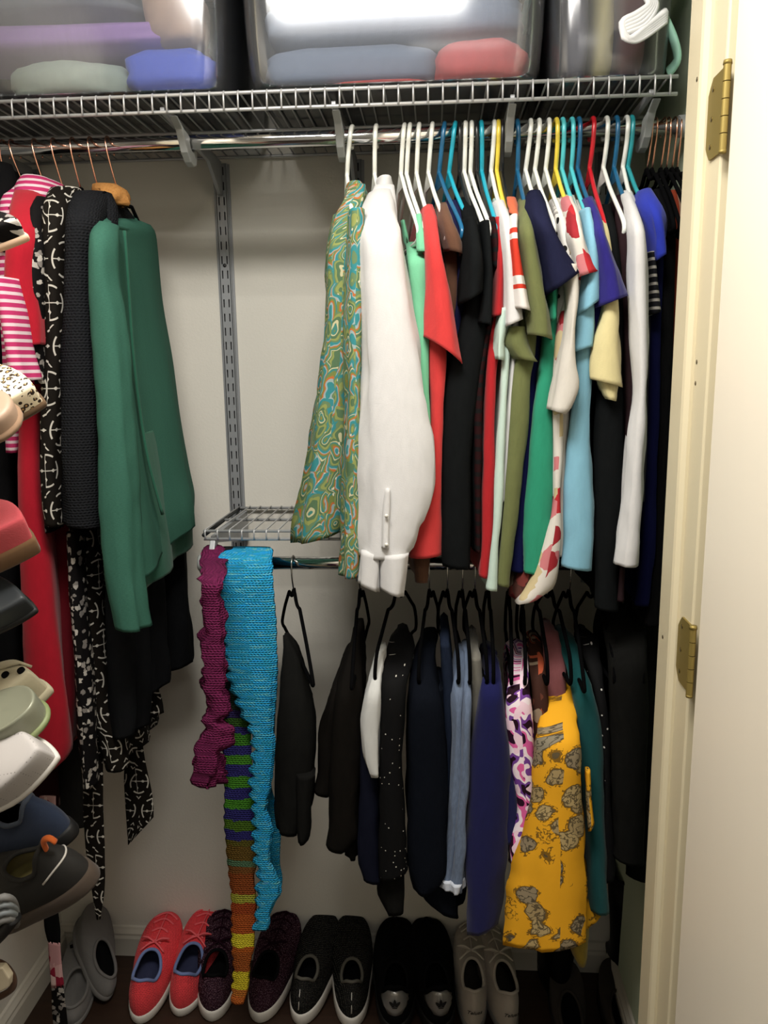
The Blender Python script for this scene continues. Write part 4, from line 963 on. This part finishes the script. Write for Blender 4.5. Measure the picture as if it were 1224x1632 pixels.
# ================================================================== SCARVES ON THE LOWER ROD
def scarfcol():
    u, v = uv(); n = noi(vec(u*.35, v*5), 70, 3, .6); k = noi(vec(u, v), 22, 2)
    a = ramp(n, [(0, '#126fae'), (.42, '#2596d6'), (.5, '#2b8a96'), (.56, '#1f8fd0'), (.63, '#74b89a'), (.68, '#2f9ad6'), (.76, '#5f66c0')], False)
    return mx(k*.25, a, C('#0f68a0'))
BLUESC = printed('blue_variegated_yarn', scarfcol, .9, knitb, .9)
PURP = printed('plum_yarn', lambda: (lambda a: mx(noi(vec(a[0], a[1]*3), 120, 3, .6), C('#380f28'), C('#74244f')))(uv()), .9, knitb, .9)
def stripecol():
    z0, z1 = P(380, 1610, -.34).z, P(380, 1040, -.34).z
    u, v = uv(); n = noi(vec(u*.6, v*2), 60, 3, .6)
    f = (v-z0)/(z1-z0)+(n-.5)*.022
    st = []; y = 1610
    lst = [(1610, '#b5602a'), (1590, '#a9652a'), (1580, '#c3b22c'), (1552, '#8d4a20'), (1520, '#a2521f'), (1512, '#c3b52e'), (1492, '#9a4a20'), (1460, '#8a3c1c'), (1443, '#8f8f34'), (1428, '#7c3f1d'), (1395, '#6c4522'), (1384, '#4c6a50'), (1374, '#5f4a20'), (1350, '#55501f'),
           (1342, '#2c2a66'), (1325, '#45651f'), (1310, '#2c2a66'), (1292, '#3f7a24'), (1276, '#2c2a66'), (1258, '#3f7a24'), (1240, '#2c2a66'), (1222, '#3f7a24'), (1205, '#2c2a66'), (1190, '#376e22'), (1172, '#2b2660'), (1160, '#2f4f20'), (1148, '#2b2450'), (1135, '#1d2b20'), (1110, '#15171a')]
    for y, c in lst:
        z = P(380, y, -.34).z; st.append((max(0, min(1, (z-z0)/(z1-z0))), c))
    return ramp(f, st)
STRSC = printed('striped_yarn', stripecol, .9, knitb, .9)
def scarf(name, label, parts):
    t = root(name, label, 'scarf', (P(parts[0][2][0][1], 890, -.31).x, -.31, LOW.z))
    for p in parts: piece(p[0], p[1], p[2], t, **p[3])
    return t
sc = dict(d=.012, tf=None, exp=.6, crease=.0025, n=22, step=6)
scarf('scarf', 'plum purple knitted ruffle scarf at the left end of the lower rod', [
 ('body', PURP, [(871, 326, 352, -.300, .02), (878, 318, 358, -.318, .03), (888, 315, 360, -.332, .025), (930, 318, 358), (960, 322, 352), (985, 316, 360), (1010, 325, 356), (1035, 315, 352), (1060, 322, 358), (1085, 317, 356), (1110, 316, 350), (1130, 330, 357), (1150, 322, 350), (1170, 332, 357), (1195, 318, 354), (1215, 314, 340), (1240, 322, 352), (1258, 325, 346)], dict(sc, d=.03, crease=.012, scal=(5, 25, -6), ridge=.5)),
 ('ruffle', PURP, [(935, 330, 362, -.35), (960, 322, 348, -.36), (990, 330, 361, -.35), (1020, 318, 340, -.365), (1050, 330, 359, -.35), (1085, 318, 345, -.36), (1120, 334, 358, -.35), (1150, 326, 348, -.355), (1175, 336, 358, -.35), (1205, 314, 330, -.36), (1240, 322, 350, -.35), (1252, 328, 344, -.35)], dict(sc, d=.025, crease=.014, scal=(-6, 27, 6), ridge=.5))])
scarf('scarf', 'long knitted scarf striped green, blue, rust and yellow', [
 ('body', STRSC, [(874, 350, 372, -.298, .02), (884, 348, 376, -.318, .02), (950, 350, 385, -.338), (1060, 353, 396, -.338), (1150, 355, 398, -.338), (1250, 360, 403, -.338), (1330, 363, 409, -.338), (1372, 367, 410, -.338), (1400, 370, 403, -.338), (1450, 372, 408, -.338), (1500, 372, 406, -.338), (1550, 374, 396, -.338), (1580, 372, 392, -.338), (1602, 368, 386, -.338)], dict(sc, scal=(-3, 18, 1)))])
scarf('scarf', 'turquoise blue lacy knitted scarf with a scalloped edge', [
 ('body', BLUESC, [(874, 362, 428, -.296, .02), (880, 354, 431, -.316, .03), (892, 351, 431, -.345, .02), (940, 352, 433), (1000, 358, 437), (1060, 363, 437), (1100, 374, 436), (1140, 390, 434), (1165, 404, 432), (1190, 408, 436), (1220, 407, 434), (1250, 404, 430), (1290, 407, 422), (1330, 408, 433), (1370, 410, 428), (1400, 417, 440), (1425, 415, 445), (1450, 414, 430), (1484, 412, 425)], dict(sc, Y=-.362, scal=(-10, 21, 2))),
 ('tail', BLUESC, [(900, 408, 432, -.30), (1000, 412, 438, -.30), (1150, 418, 438, -.30), (1250, 418, 432, -.30), (1320, 420, 446, -.30), (1370, 424, 444, -.30), (1420, 428, 446, -.30), (1432, 430, 440, -.30)], dict(sc))])

# ================================================================== SHOES
CK = .95
def shoe(name, label, mats, L=.25, W=.108, H=.075, toe=.058, sole=.026, collar=(.10, .43, .54), zc=(.112, .082, .104), point=3.4, wall=.004, heel_taper=.8, laces=None, group=None, extra=None, toe_spring=.01, swall=.004, uvs=1.0, tonguem=None):
    """built in local space: x across, y from heel (0) to toe (L), z up; returns the root to be placed"""
    t = root(name, label, 'shoe', (0, 0, 0), group)
    n = 44
    def hw(s, front):
        p = 3.2 if not front else point
        u_ = min(1, abs(2*s-1)); b = (1-u_**p)**(.55 if p > 2.5 else .8)
        return W/2*b*(heel_taper+(1-heel_taper)*sm(.15, .62, s))*(1-.06*sm(.2, .4, s)*(1-sm(.4, .6, s)))
    def outline(th, g=0):
        s = (1-math.cos(th))/2; x = math.copysign(hw(s, s > .5), math.sin(th)) if abs(math.sin(th)) > 1e-6 else 0
        k = 1+g/(W/2); return Vector((x*k, L*s+g*(2*s-1), toe_spring*sm(.68, 1, s)))
    c0, c1, cw = collar
    def col(th):
        s = (1-math.cos(th))/2; y = L*(c0+(c1-c0)*s)
        x = W/2*cw*math.sin(th)*(.95+.05*s)
        z = zc[0]*(1-sm(0, .3, s))+zc[1]*sm(0, .3, s)*(1-sm(.55, 1, s))+zc[2]*sm(.55, 1, s)
        return Vector((x, y, z))
    def surf(th, tt):
        a = outline(th); b = col(th); s = (1-math.cos(th))/2
        f = sm(.35, .95, s)                        # toward the toe the skin rises first and then slopes back
        ex = 1.7+.9*f; ez = 1.15+1.5*f
        xy = tt**ex; zt = 1-(1-tt)**ez
        z0 = a.z+sole*.8
        zz = z0+(b.z-z0)*zt
        if f > 0: 
            hump = toe*(1-(1-min(1, tt*2.4))**2.2)
            zz = zz*(1-f)+f*max(z0+hump*(1-tt)*1.0+(b.z-z0)*tt**1.05, z0)
        bul = .004*math.sin(math.pi*min(1, tt*1.3))
        p = Vector((a.x+(b.x-a.x)*xy, a.y+(b.y-a.y)*xy, zz))
        o = Vector((a.x, a.y-L*.5, 0)); o = o.normalized() if o.length else o
        return p+o*bul
    def mesh(rings):
        bm = rings_mesh(rings, False, False); uvgen(bm); return bm
    ths = [2*math.pi*k/n for k in range(n)]
    K = 13
    up_ = put('upper', mesh([[surf(th, j/K) for th in ths] for j in range(K+1)]), mats['upper'], t)
    lin_ = []
    for j in range(6):
        q = j/5
        lin_.append([Vector((col(th).x*(1-.06*(j > 0))+(outline(th).x*.80-col(th).x)*q*.6, col(th).y*(1-q*.5)+q*.5*(L*.04+.90*outline(th).y), col(th).z*(1-q)+(sole+.018)*q)) for th in ths])
    bm = rings_mesh(lin_, False, True); uvgen(bm); put('lining', bm, mats.get('lining', BLACK), t)
    put('collar', TUBE([col(th) for th in ths], wall, 8, closed=True), mats.get('collar', mats['upper']), t)
    sr = [[outline(th, swall*.4)+Vector((0, 0, 0)) for th in ths], [outline(th, swall)+Vector((0, 0, .004)) for th in ths], [outline(th, swall)+Vector((0, 0, sole*.8)) for th in ths], [outline(th, swall*.2)+Vector((0, 0, sole)) for th in ths]]
    so = put('sole', rings_mesh(sr, True, True), mats.get('sole', mats['upper']), t)
    if laces:
        bm = bmesh.new(); 
        for j in range(4):
            tt = .93-.15*j
            tube(bm, smooth_path([surf(math.pi-.42-j*.04, tt)+Vector((0, 0, .002)), surf(math.pi, tt)+Vector((0, 0, .005)), surf(math.pi+.42+j*.04, tt)+Vector((0, 0, .002))], 3), .0024, 6)
        q = surf(math.pi, .95)+Vector((0, 0, .006))
        for sx in (-1, 1):
            tube(bm, smooth_path([q, q+Vector((sx*.018, .004, .010)), q+Vector((sx*.034, .010, .002)), q+Vector((sx*.02, .012, -.002)), q], 3), .0022, 6)
            tube(bm, smooth_path([q, q+Vector((sx*.012, -.01, .004)), q+Vector((sx*.03, -.022, -.006))], 3), .0022, 6)
        for j in range(4): pass
        tube(bm, [surf(math.pi, .95-.15*j)+Vector((0, 0, .005)) for j in range(4)], .0016, 5)
        put('laces', bm, laces, t)
    if tonguem:
        a = surf(math.pi, .9); bm = bmesh.new(); R = []
        for j in range(6):
            q = j/5; R.append([a+Vector((dx*(.022-.004*q), -.012-.026*q+abs(dx)*.004, .004+.014*q-abs(dx)*.006)) for dx in (-1, -.5, 0, .5, 1)])
        V = [[bm.verts.new(p) for p in r] for r in R]
        for j in range(5):
            for i in range(4): bm.faces.new((V[j][i], V[j][i+1], V[j+1][i+1], V[j+1][i]))
        put('tongue', bm, tonguem, t, thick=.004)
    t['_surf'] = 0
    if extra: extra(t, surf, col, outline, L, W, sole)
    del t['_surf']
    return t
def place(t, loc, yaw=0, pitch=0, roll=0):
    t.rotation_mode = 'XYZ'
    Mx = Matrix.Rotation(yaw, 4, 'Z') @ Matrix.Rotation(pitch, 4, 'X') @ Matrix.Rotation(roll, 4, 'Y')
    t.rotation_euler = Mx.to_euler('XYZ'); t.location = loc; return t
def floor_shoe(t, heel, toe, pitch=.14, roll=0, lift=0, ty=-.035):
    a = PZ(heel[0], heel[1], 0); b = P(toe[0], toe[1], ty); d = b-a
    yaw = math.atan2(-d.x, d.y)
    return place(t, (a.x, a.y, .001+lift), yaw, pitch, roll)
WSOLE = material('white_rubber', '#cfcac2', .6); GSOLE = material('grey_rubber', '#6d6c69', .7); BSOLE = material('black_rubber', '#121212', .6)
REDK_ = cloth('#e8434a', .12, 'red_shoe_knit', bump=knitb, bstr=.5); BLUEL = cloth('#6f7fae', .1, 'blue_shoe_lining')
MAR = printed('maroon_fleck_knit', lambda: (lambda a: mx(noi(vec(a[0], a[1]), 420, 2, .8) > .58, C('#2c1420'), C('#8a6a78')))(uv()), .9, knitb, .6)
BKN = printed('black_dot_knit', lambda: (lambda a: mx(vor(vec(a[0], a[1]), 260, .2) < .22, C('#121212'), C('#5d5a52')))(uv()), .85, knitb, .5)
GRYF = cloth('#6f6d6b', .08, 'grey_felt'); CANV = cloth('#b3a99c', .1, 'pale_canvas'); BLKL = material('black_leather', '#070707', .5, spec=.2)
def red_extra(t, surf, col, outline, L, W, sole):
    bm = bmesh.new()
    for k in range(14):
        th = math.pi*.35+math.pi*1.3*k/13; p = outline(th, .0045); 
        q = outline(th, .0048)-p
        tube(bm, [p+Vector((0, 0, .002)), p+Vector((0, 0, .014))], .0012, 5)
    put('sole_groove', bm, material('groove_grey', '#77726c', .8), t)['kind'] = 'stuff'
PAIR = 'red trainers'
for (h, q, l, ro) in (((222, 1632), (262, 1475), 'left shoe of the red lace-up trainers on the closet floor', .05), ((285, 1620), (322, 1487), 'right shoe of the red lace-up trainers on the closet floor', .1)):
    t = shoe('sneaker', l, dict(upper=REDK_, lining=material('navy_lining', '#2b2f4c', .9), collar=BLUEL, sole=WSOLE), L=.255, W=.11, zc=(.112, .084, .106), collar=(.10, .47, .60), laces=cloth('#f2666e', .1, 'pink_laces'), extra=red_extra)
    floor_shoe(t, h, q, .16, ro)
for (h, q, l) in (((338, 1628), (354, 1492), 'left shoe of the maroon flecked trainers, behind the striped scarf'), ((412, 1630), (448, 1484), 'right shoe of the maroon flecked trainers, right of the striped scarf')):
    t = shoe('sneaker', l, dict(upper=MAR, sole=WSOLE, collar=BLACK), L=.255, W=.112, sole=.034, zc=(.12, .09, .108), laces=cloth('#2a1420', .1, 'maroon_laces'))
    floor_shoe(t, h, q, .16, .05)
def tick(t, surf, col, outline, L, W, sole):
    a = surf(0, .25)+Vector((0, -.002, 0)); b = surf(0, .75)+Vector((0, -.002, 0))
    put('heel_stripe', TUBE([a, b], [.0018, .0008], 6), WSOLE, t)
for (h, q, l) in (((478, 1634), (512, 1488), 'left shoe of the black mesh trainers with white soles'), ((560, 1640), (560, 1498), 'right shoe of the black mesh trainers with white soles')):
    t = shoe('sneaker', l, dict(upper=BKN, sole=WSOLE), L=.26, W=.106, sole=.036, zc=(.114, .088, .10), collar=(.12, .42, .5), laces=None, extra=tick)
    floor_shoe(t, h, q, .15, .03)
SILV = material('silver_heel', '#a8a6a2', .3, metal=.6)
def trefoil(t, surf, col, outline, L, W, sole):
    R = []
    for j in range(6):
        tt = .36+.54*j/5; wd = (.34, .62, .86, 1.0, .80, .58)[j]
        R.append([surf((a*wd) % (2*math.pi), tt)+Vector((0, -.0022, 0)) for a in [(-1+2*k/12) for k in range(13)]])
    bm = bmesh.new(); V = [[bm.verts.new(p) for p in r] for r in R]
    for j in range(5):
        for i in range(12): bm.faces.new((V[j][i], V[j][i+1], V[j+1][i+1], V[j+1][i]))
    tab = put('heel_tab', bm, SILV, t, thick=.002, label='silver heel tab')
    c = surf(0, .62)+Vector((0, -.0052, .001)); nrm = Vector((0, -1, .25)).normalized(); ux = Vector((1, 0, 0)); uy = ux.cross(nrm)*-1
    uy = Vector((0, .25, 1)).normalized()
    bm = bmesh.new()
    for ang, dx, dy in ((0, 0, .0060), (.75, -.0075, .0030), (-.75, .0075, .0030)):
        f = []
        for k in range(14):
            a = 2*math.pi*k/14; x, y = .0036*math.sin(a)*(1-.25*math.cos(a)), .0080*math.cos(a)
            X_, Y_ = x*math.cos(ang)-y*math.sin(ang), x*math.sin(ang)+y*math.cos(ang)
            f.append(bm.verts.new(c+ux*(X_+dx)+uy*(Y_+dy)))
        bm.faces.new(f)
    for k in range(2):
        y0 = -.0030-.0034*k; w0 = .0082-.0018*k
        bm.faces.new([bm.verts.new(c+ux*x+uy*y) for x, y in ((-w0, y0), (w0, y0), (w0*.86, y0-.0018), (-w0*.86, y0-.0018))])
    put('trefoil_emblem', bm, BSOLE, tab, smooth=False, thick=.0006)
BLKS = cloth('#111112', .2, 'black_suede')
for (h, q, l) in (((630, 1652), (632, 1505), 'left shoe of the black trainers with silver heel tabs'), ((702, 1652), (682, 1502), 'right shoe of the black trainers with silver heel tabs')):
    t = shoe('sneaker', l, dict(upper=BLKS, sole=BSOLE), L=.27, W=.116, sole=.034, zc=(.124, .09, .112), collar=(.09, .40, .52), laces=BLACK, extra=trefoil)
    floor_shoe(t, h, q, .13)
def script(seed):
    def fn(t, surf, col, outline, L, W, sole):
        c = surf(0, .42)+Vector((0, -.002, 0)); pts = []
        c0 = bpy.data.curves.new('script_text', 'FONT'); c0.body = 'Teluas'; c0.size = .014; c0.extrude = .0003; c0.shear = .3; c0.align_x = 'CENTER'
        o = bpy.data.objects.new('tmp', c0); COL.objects.link(o)
        me = bpy.data.meshes.new_from_object(o.evaluated_get(bpy.context.evaluated_depsgraph_get())); bpy.data.objects.remove(o)
        bm = bmesh.new(); bm.from_mesh(me)
        for v in bm.verts: v.co = Vector((c.x+v.co.x, c.y-.0015-v.co.z+abs(v.co.x)**2*14, c.z+v.co.y))
        put('script_lettering', bm, BSOLE, t, smooth=False)
    return fn
for i, (h, q, l, yw) in enumerate((((755, 1648), (748, 1490), 'pale canvas high-top shoe with heel lettering, left of the pair', .10), ((812, 1652), (782, 1500), 'pale canvas high-top shoe, right of the pair beside black boots', .22))):
    t = shoe('high_top_shoe', l, dict(upper=CANV, sole=GSOLE, lining=cloth('#3a352f', .1)), L=.25, W=.088, sole=.02, zc=(.125, .105, .12), collar=(.02, .42, .60), laces=cloth('#c8bfb2', .05, 'pale_laces'), extra=script(i))
    floor_shoe(t, h, q, .12)
def boot(label, loc, yaw, H=.26, tilt=0):
    t = root('boot', label, 'boot', (0, 0, 0)); n = 28; L, W = .255, .09
    def out(z):
        k = sm(.04, .12, z); pts = []
        for i in range(n):
            th = 2*math.pi*i/n; s = (1-math.cos(th))/2; p = 3.2
            b = (1-abs(2*s-1)**p)**.55 if abs(2*s-1) < 1 else 0
            fx, fy = math.copysign(W/2*b*(.8+.2*sm(.15, .6, s)), math.sin(th)), L*s
            sx, sy = (.038+.014*sm(.12, H, z))*math.sin(th), .055-(.05+.012*sm(.12, H, z))*math.cos(th)
            toez = 1-(.0 if z < .03 else .55*sm(.03, .085, z)*sm(.45, 1, s))
            pts.append(Vector((fx*(1-k)+sx*k, (fy*(1-k)*toez+fy*0*(k)) + sy*k, z)))
        return pts
    R = [out(z) for z in (.018, .03, .045, .06, .075, .09, .105, .12, .15, .19, .23, H)]
    put('shaft', rings_mesh(R, True, False), BLKL, t, thick=.003)
    S0 = out(.01)
    put('sole', rings_mesh([[Vector((p.x*1.04, p.y, 0)) for p in S0], [Vector((p.x*1.06, p.y, .018)) for p in S0]], True, True), BSOLE, t)
    put('top_band', TUBE([p for p in out(H)], .004, 8, closed=True), BLKL, t)
    return place(t, loc, yaw, tilt)
boot('tall black leather boot under the mustard dress, left of the pair', PZ(893, 1600, 0), .0, .22)
boot('tall black leather boot by the right jamb, right of the pair', PZ(1000, 1596, 0), -.05, .33)
for (h, q, l) in (((915, 1690), (895, 1590), 'dark grey flat shoe in front of the black boots, left of the pair'), ((1000, 1690), (985, 1598), 'dark grey flat shoe in the right front corner of the closet floor')):
    t = shoe('flat_shoe', l, dict(upper=cloth('#3d3834', .1, 'dark_grey_felt'), sole=BSOLE), L=.235, W=.085, sole=.012, zc=(.06, .045, .05), collar=(.04, .62, .62))
    a = PZ(h[0], h[1], 0); place(t, (a.x, a.y, .001), -.05, .03)
def slip(t, surf, col, outline, L, W, sole):
    put('elastic_strap', TUBE(smooth_path([surf(math.pi-.62, .55)+Vector((0, 0, .002)), surf(math.pi-.2, .66)+Vector((0, 0, .004)), surf(math.pi+.2, .66)+Vector((0, 0, .004)), surf(math.pi+.62, .55)+Vector((0, 0, .002))], 4), .0045, 8), BLACK, t)
t = shoe('slipper', 'grey felt slipper standing flat in the left floor corner, dark strap across', dict(upper=GRYF, sole=GRYF, lining=GRYF), L=.24, W=.09, sole=.014, zc=(.05, .045, .055), collar=(.05, .56, .66), extra=slip)
floor_shoe(t, (116, 1640), (135, 1510), .04)
t = shoe('slipper', 'grey felt slipper leaning against the baseboard left of the red trainers', dict(upper=GRYF, sole=GRYF, lining=BLACK), L=.24, W=.09, sole=.014, zc=(.05, .045, .055), collar=(.10, .56, .60))
floor_shoe(t, (168, 1602), (140, 1486), .34, .42, .012, -.05)

# ================================================================== LEFT DOOR WITH HANGING SHOE RACK (mostly left of the frame)
door2 = struct(put('door_2', BOX((-.925, -1.38, .012), (-.89, -.756, 2.47)), DOORP, smooth=False, bevel=.002))
RY = -.86
rk = root('shoe_rack', 'black wire shoe rack hung on the left door, holding the shoes at the left edge', 'shoe rack', (-.885, RY, .4))
RACKM = material('black_wire', '#1b1b1b', .4, metal=.5)
for y in (-1.05, -.78): put('upright', TUBE([(-.885, y, .25), (-.885, y, 2.0)], .004, 8), RACKM, rk)
def tier(z):
    x = -.665 if z > .95 else -.79
    put('tier_rail', TUBE([(-.885, -1.05, z-.03), (x, -1.05, z), (x, -.78, z), (-.885, -.78, z-.03)], .003, 8), RACKM, rk)
def rack_shoe(t, toe, L, Y=RY, yaw=-math.pi/2, pitch=-.25, roll=0, h=.02):
    place(t, (0, 0, 0), yaw, pitch, roll); Mx = t.rotation_euler.to_matrix()
    q = P(toe[0], toe[1], Y); t.location = q-Mx @ Vector((0, L, h)); 
    tier(t.location.z-.012+.02); return t
SW = dict(collar=(.05, .55, .62), sole=.010, toe_spring=.004)
t = shoe('pointed_flat', 'black floral pointed flat with a nude edge, topmost at the left edge', dict(upper=BWFL, sole=cloth('#d9b79a', .05), lining=BLACK), L=.24, W=.08, toe=.026, zc=(.05, .035, .035), point=1.7, **SW)
rack_shoe(t, (36, 366), .24, yaw=-1.62, pitch=.0, roll=.75)
t = shoe('pointed_flat', 'cream leopard print pointed flat at the left edge', dict(upper=material('leopard_print', leopard, .6), sole=cloth('#5a4632', .1), lining=cloth('#c9713a', .1)), L=.24, W=.125, toe=.034, zc=(.055, .04, .045), point=1.6, **SW)
rack_shoe(t, (64, 634), .24, yaw=-1.62, pitch=.02, roll=.75)
t = shoe('square_flat', 'beige square toe flat below the leopard flat at the left edge', dict(upper=material('beige_leather', '#a88d78', .5), sole=cloth('#8a6f58', .1), lining=BLACK), L=.24, W=.075, toe=.026, zc=(.05, .035, .036), point=6, **SW)
rack_shoe(t, (23, 664), .24, Y=-.93, yaw=-1.6, pitch=.0, roll=.7)
t = shoe('espadrille', 'coral pink slip-on with tan trim at the left edge', dict(upper=cloth('#c9555c', .08), sole=cloth('#6e5238', .15), collar=cloth('#a57f52', .1), lining=BLACK), L=.245, W=.115, toe=.05, zc=(.07, .055, .065), point=2.0, collar=(.05, .62, .60), sole=.028, wall=.007)
rack_shoe(t, (58, 872), .245, yaw=-1.65, pitch=-.04, roll=.55)
t = shoe('pointed_flat', 'dark grey leather flat below the coral slip-on at the left edge', dict(upper=material('slate_leather', '#2c3033', .5), sole=BSOLE), L=.24, W=.105, toe=.036, zc=(.055, .04, .045), point=1.7, **SW)
rack_shoe(t, (51, 967), .24, yaw=-1.62, pitch=.0, roll=.75)
CRM = cloth('#b3aa90', .06, 'cream_ribbed_canvas')
def eyelet(t, surf, col, outline, L, W, sole):
    for a, b in ((.15, .42), (.15, .62)):
        p = surf(math.pi+a, b); put('eyelet', TUBE([p+Vector((0, 0, -.002)), p+Vector((0, .001, .003))], .0055, 12), BLACK, t)
    bm = bmesh.new(); R = [[surf(math.pi+.55+.75*k/8, .15+.2*j)+Vector((0, .010*(3-j)/3, .005)) for k in range(9)] for j in range(4)]
    V = [[bm.verts.new(p) for p in r] for r in R]
    for j in range(3):
        for i in range(8): bm.faces.new((V[j][i], V[j][i+1], V[j+1][i+1], V[j+1][i]))
    put('toe_flap', bm, CRM, t, thick=.004)
t = shoe('canvas_shoe', 'cream canvas shoe with dark eyelets above the silvery green shoe', dict(upper=CRM, sole=CRM), L=.24, W=.095, toe=.05, zc=(.08, .06, .07), sole=.014, point=2.2, extra=eyelet)
rack_shoe(t, (78, 1098), .24, Y=-.80, yaw=-1.65, pitch=.30, roll=.6)
t = shoe('ballet_flat', 'metallic silvery green ballet flat above the white perforated flat', dict(upper=material('metallic_green', '#8d8f7c', .34, metal=.2), sole=material('olive_sole', '#7d875c', .5), lining=BLACK), L=.235, W=.082, toe=.046, zc=(.05, .045, .045), sole=.010, collar=(.12, .74, .24), point=4.2)
rack_shoe(t, (72, 1142), .235, Y=-.87, yaw=-1.62, pitch=.18, roll=.55)
PERF = material('white_perforated', lambda: (lambda a: mx(vor(vec(a[0], a[1], a[2]), 190, .0) < .16, C('#b9b4b1'), C('#7d7674')))(oc()), .6)
t = shoe('pointed_flat', 'white perforated pointed flat, whitest shoe at the left edge', dict(upper=PERF, sole=WSOLE, lining=cloth('#bfae90', .05), collar=cloth('#bfae90', .05)), L=.245, W=.11, toe=.042, zc=(.065, .055, .062), sole=.010, point=2.1, collar=(.05, .58, .62))
rack_shoe(t, (88, 1206), .245, Y=-.90, yaw=-1.65, pitch=.26, roll=.8)
NVS = cloth('#2a3346', .15, 'slate_mesh'); 
def tabs(t, surf, col, outline, L, W, sole):
    q = surf(0, .98); put('pull_tab', TUBE(smooth_path([q+Vector((0, -.002, -.01)), q+Vector((0, -.014, .010)), q+Vector((0, -.028, .012)), q+Vector((0, -.03, .0))], 3), .005, 8, flat=(Vector((0, 1, 0)), .5)), cloth('#d2672f', .08), t)
    put('trim_stitch', TUBE([surf(-.9+1.8*k/14, .55)*1 for k in range(15)], .0016, 5), WSOLE, t)
def back_shoe(t, heel, Y, yaw, pitch, roll, h=.04):
    place(t, (0, 0, 0), yaw, pitch, roll); Mx = t.rotation_euler.to_matrix()
    q = P(heel[0], heel[1], Y); t.location = q-Mx @ Vector((0, 0, h)); tier(t.location.z); return t
t = shoe('sneaker', 'slate blue trainer, heel outward, above the black shoe with an orange pull tab', dict(upper=NVS, sole=BSOLE, collar=cloth('#4a5260', .1)), L=.25, W=.09, sole=.024, zc=(.10, .075, .09))
back_shoe(t, (112, 1318), -.74, 1.35, -.35, -.4, .02)
t = shoe('sneaker', 'black hiking shoe with an orange pull tab and white stitching at the left edge', dict(upper=material('black_nubuck', '#1e1c19', .8), sole=cloth('#4a3f36', .2), lining=cloth('#8f8350', .1)), L=.26, W=.10, sole=.026, zc=(.10, .075, .09), extra=tabs)
back_shoe(t, (96, 1352), -.84, 1.35, -.45, -.45, .085)
sd = root('sandal', 'grey strappy sandal at the left edge below the hiking shoe', 'sandal', tuple(P(-20, 1450, -.92)))
bm = bmesh.new(); a, b = P(-30, 1500, -.92), P(26, 1450, -.92)
tube(bm, smooth_path([P(-60, 1540, -.92), P(-10, 1500, -.92), P(22, 1462, -.92)], 5), [.012]*11, 10, flat=(Vector((0, 0, 1)), .5)); put('sole', bm, BSOLE, sd)
for k, (dy, m) in enumerate(((0, GSOLE), (9, material('grey_strap', '#7d8284', .5)), (20, material('grey_strap', '#7d8284', .5)), (30, GSOLE))):
    bm = bmesh.new(); tube(bm, smooth_path([P(-30, 1462+dy*1.3, -.9), P(0, 1432+dy*1.2, -.935), P(20, 1436+dy, -.92), P(26, 1456+dy*.6, -.9)], 4), .0055, 8); put('strap', bm, m, sd)
tier(sd.location.z-.02)
st = root('sandal', 'beige sandal with a curved brown ankle strap at the bottom left edge', 'sandal', tuple(P(-20, 1570, -.9)))
put('strap', TUBE(smooth_path([P(-40, 1528, -.9), P(0, 1535, -.9), P(18, 1552, -.9), P(22, 1568, -.9), P(14, 1580, -.9), P(-10, 1592, -.9), P(-40, 1596, -.9)], 5), .005, 8), cloth('#4a3324', .1), st)
bm = bmesh.new(); pts = [P(-60, 1542, -.92), P(4, 1543, -.92), P(15, 1560, -.92), P(14, 1574, -.92), P(-8, 1586, -.92), P(-60, 1590, -.92)]
A = [bm.verts.new(p) for p in pts]; B = [bm.verts.new(p+Vector((0, .012, 0))) for p in pts]; bm.faces.new(A); bm.faces.new(B[::-1])
for i in range(6): bm.faces.new((A[i], B[i], B[(i+1) % 6], A[(i+1) % 6]))
put('footbed', bm, cloth('#b5a88f', .06), st, smooth=False, bevel=.002); tier(st.location.z-.03)
# floral sash hanging down at the left, and dark garments behind the shoes
PKF = printed('pink_rose_print', floral('#b98a8c', ['#8c2338', '#c9a09f', '#a34a58', '#d8bcb8'], .03, .55))
t = root('sash', 'long pink floral and black sash hanging to the floor at the left', 'sash', tuple(P(80, 1380, -.42)))
ss = dict(Y=-.42, d=.006, tf=None, exp=.6, crease=.001)
piece('upper_end', PKF, [(1270, 62, 88), (1370, 65, 88), ((1420, 1410), 66, 89)], t, **ss)
piece('middle', BLACK, [((1418, 1408), 66, 89), (1460, 69, 92), (1490, 72, 94), ((1502, 1507), 75, 94)], t, **ss)
piece('lower_end', PKF, [((1500, 1504), 75, 94), (1550, 79, 97), (1575, 81, 100)], t, **ss)
piece('tip', BWFL, [(1572, 81, 100), (1610, 83, 104), (1650, 86, 107)], t, **ss)
garment('dress', 'dark maroon floral dress behind the shoes at the left edge', 'dress', [
 ('body', printed('maroon_floral', floral('#2c0d12', ['#5d1420', '#2c0d12', '#6d5a58', '#3c1016'], .05, .5)), [(300, -40, 20), (600, -30, 30), (1000, -10, 50), (1250, 10, 76), ((1290, 1296), 14, 78)], dict(Y=-.40, d=.18))])
garment('skirt', 'dark grey skirt hem behind the slate blue trainer', 'skirt', [
 ('body', cloth('#2b2b2a', .2), [(320, 60, 80), (700, 66, 90), (1100, 74, 112), (1240, 78, 122), ((1318, 1324), 84, 134)], dict(Y=-.34, d=.16))])
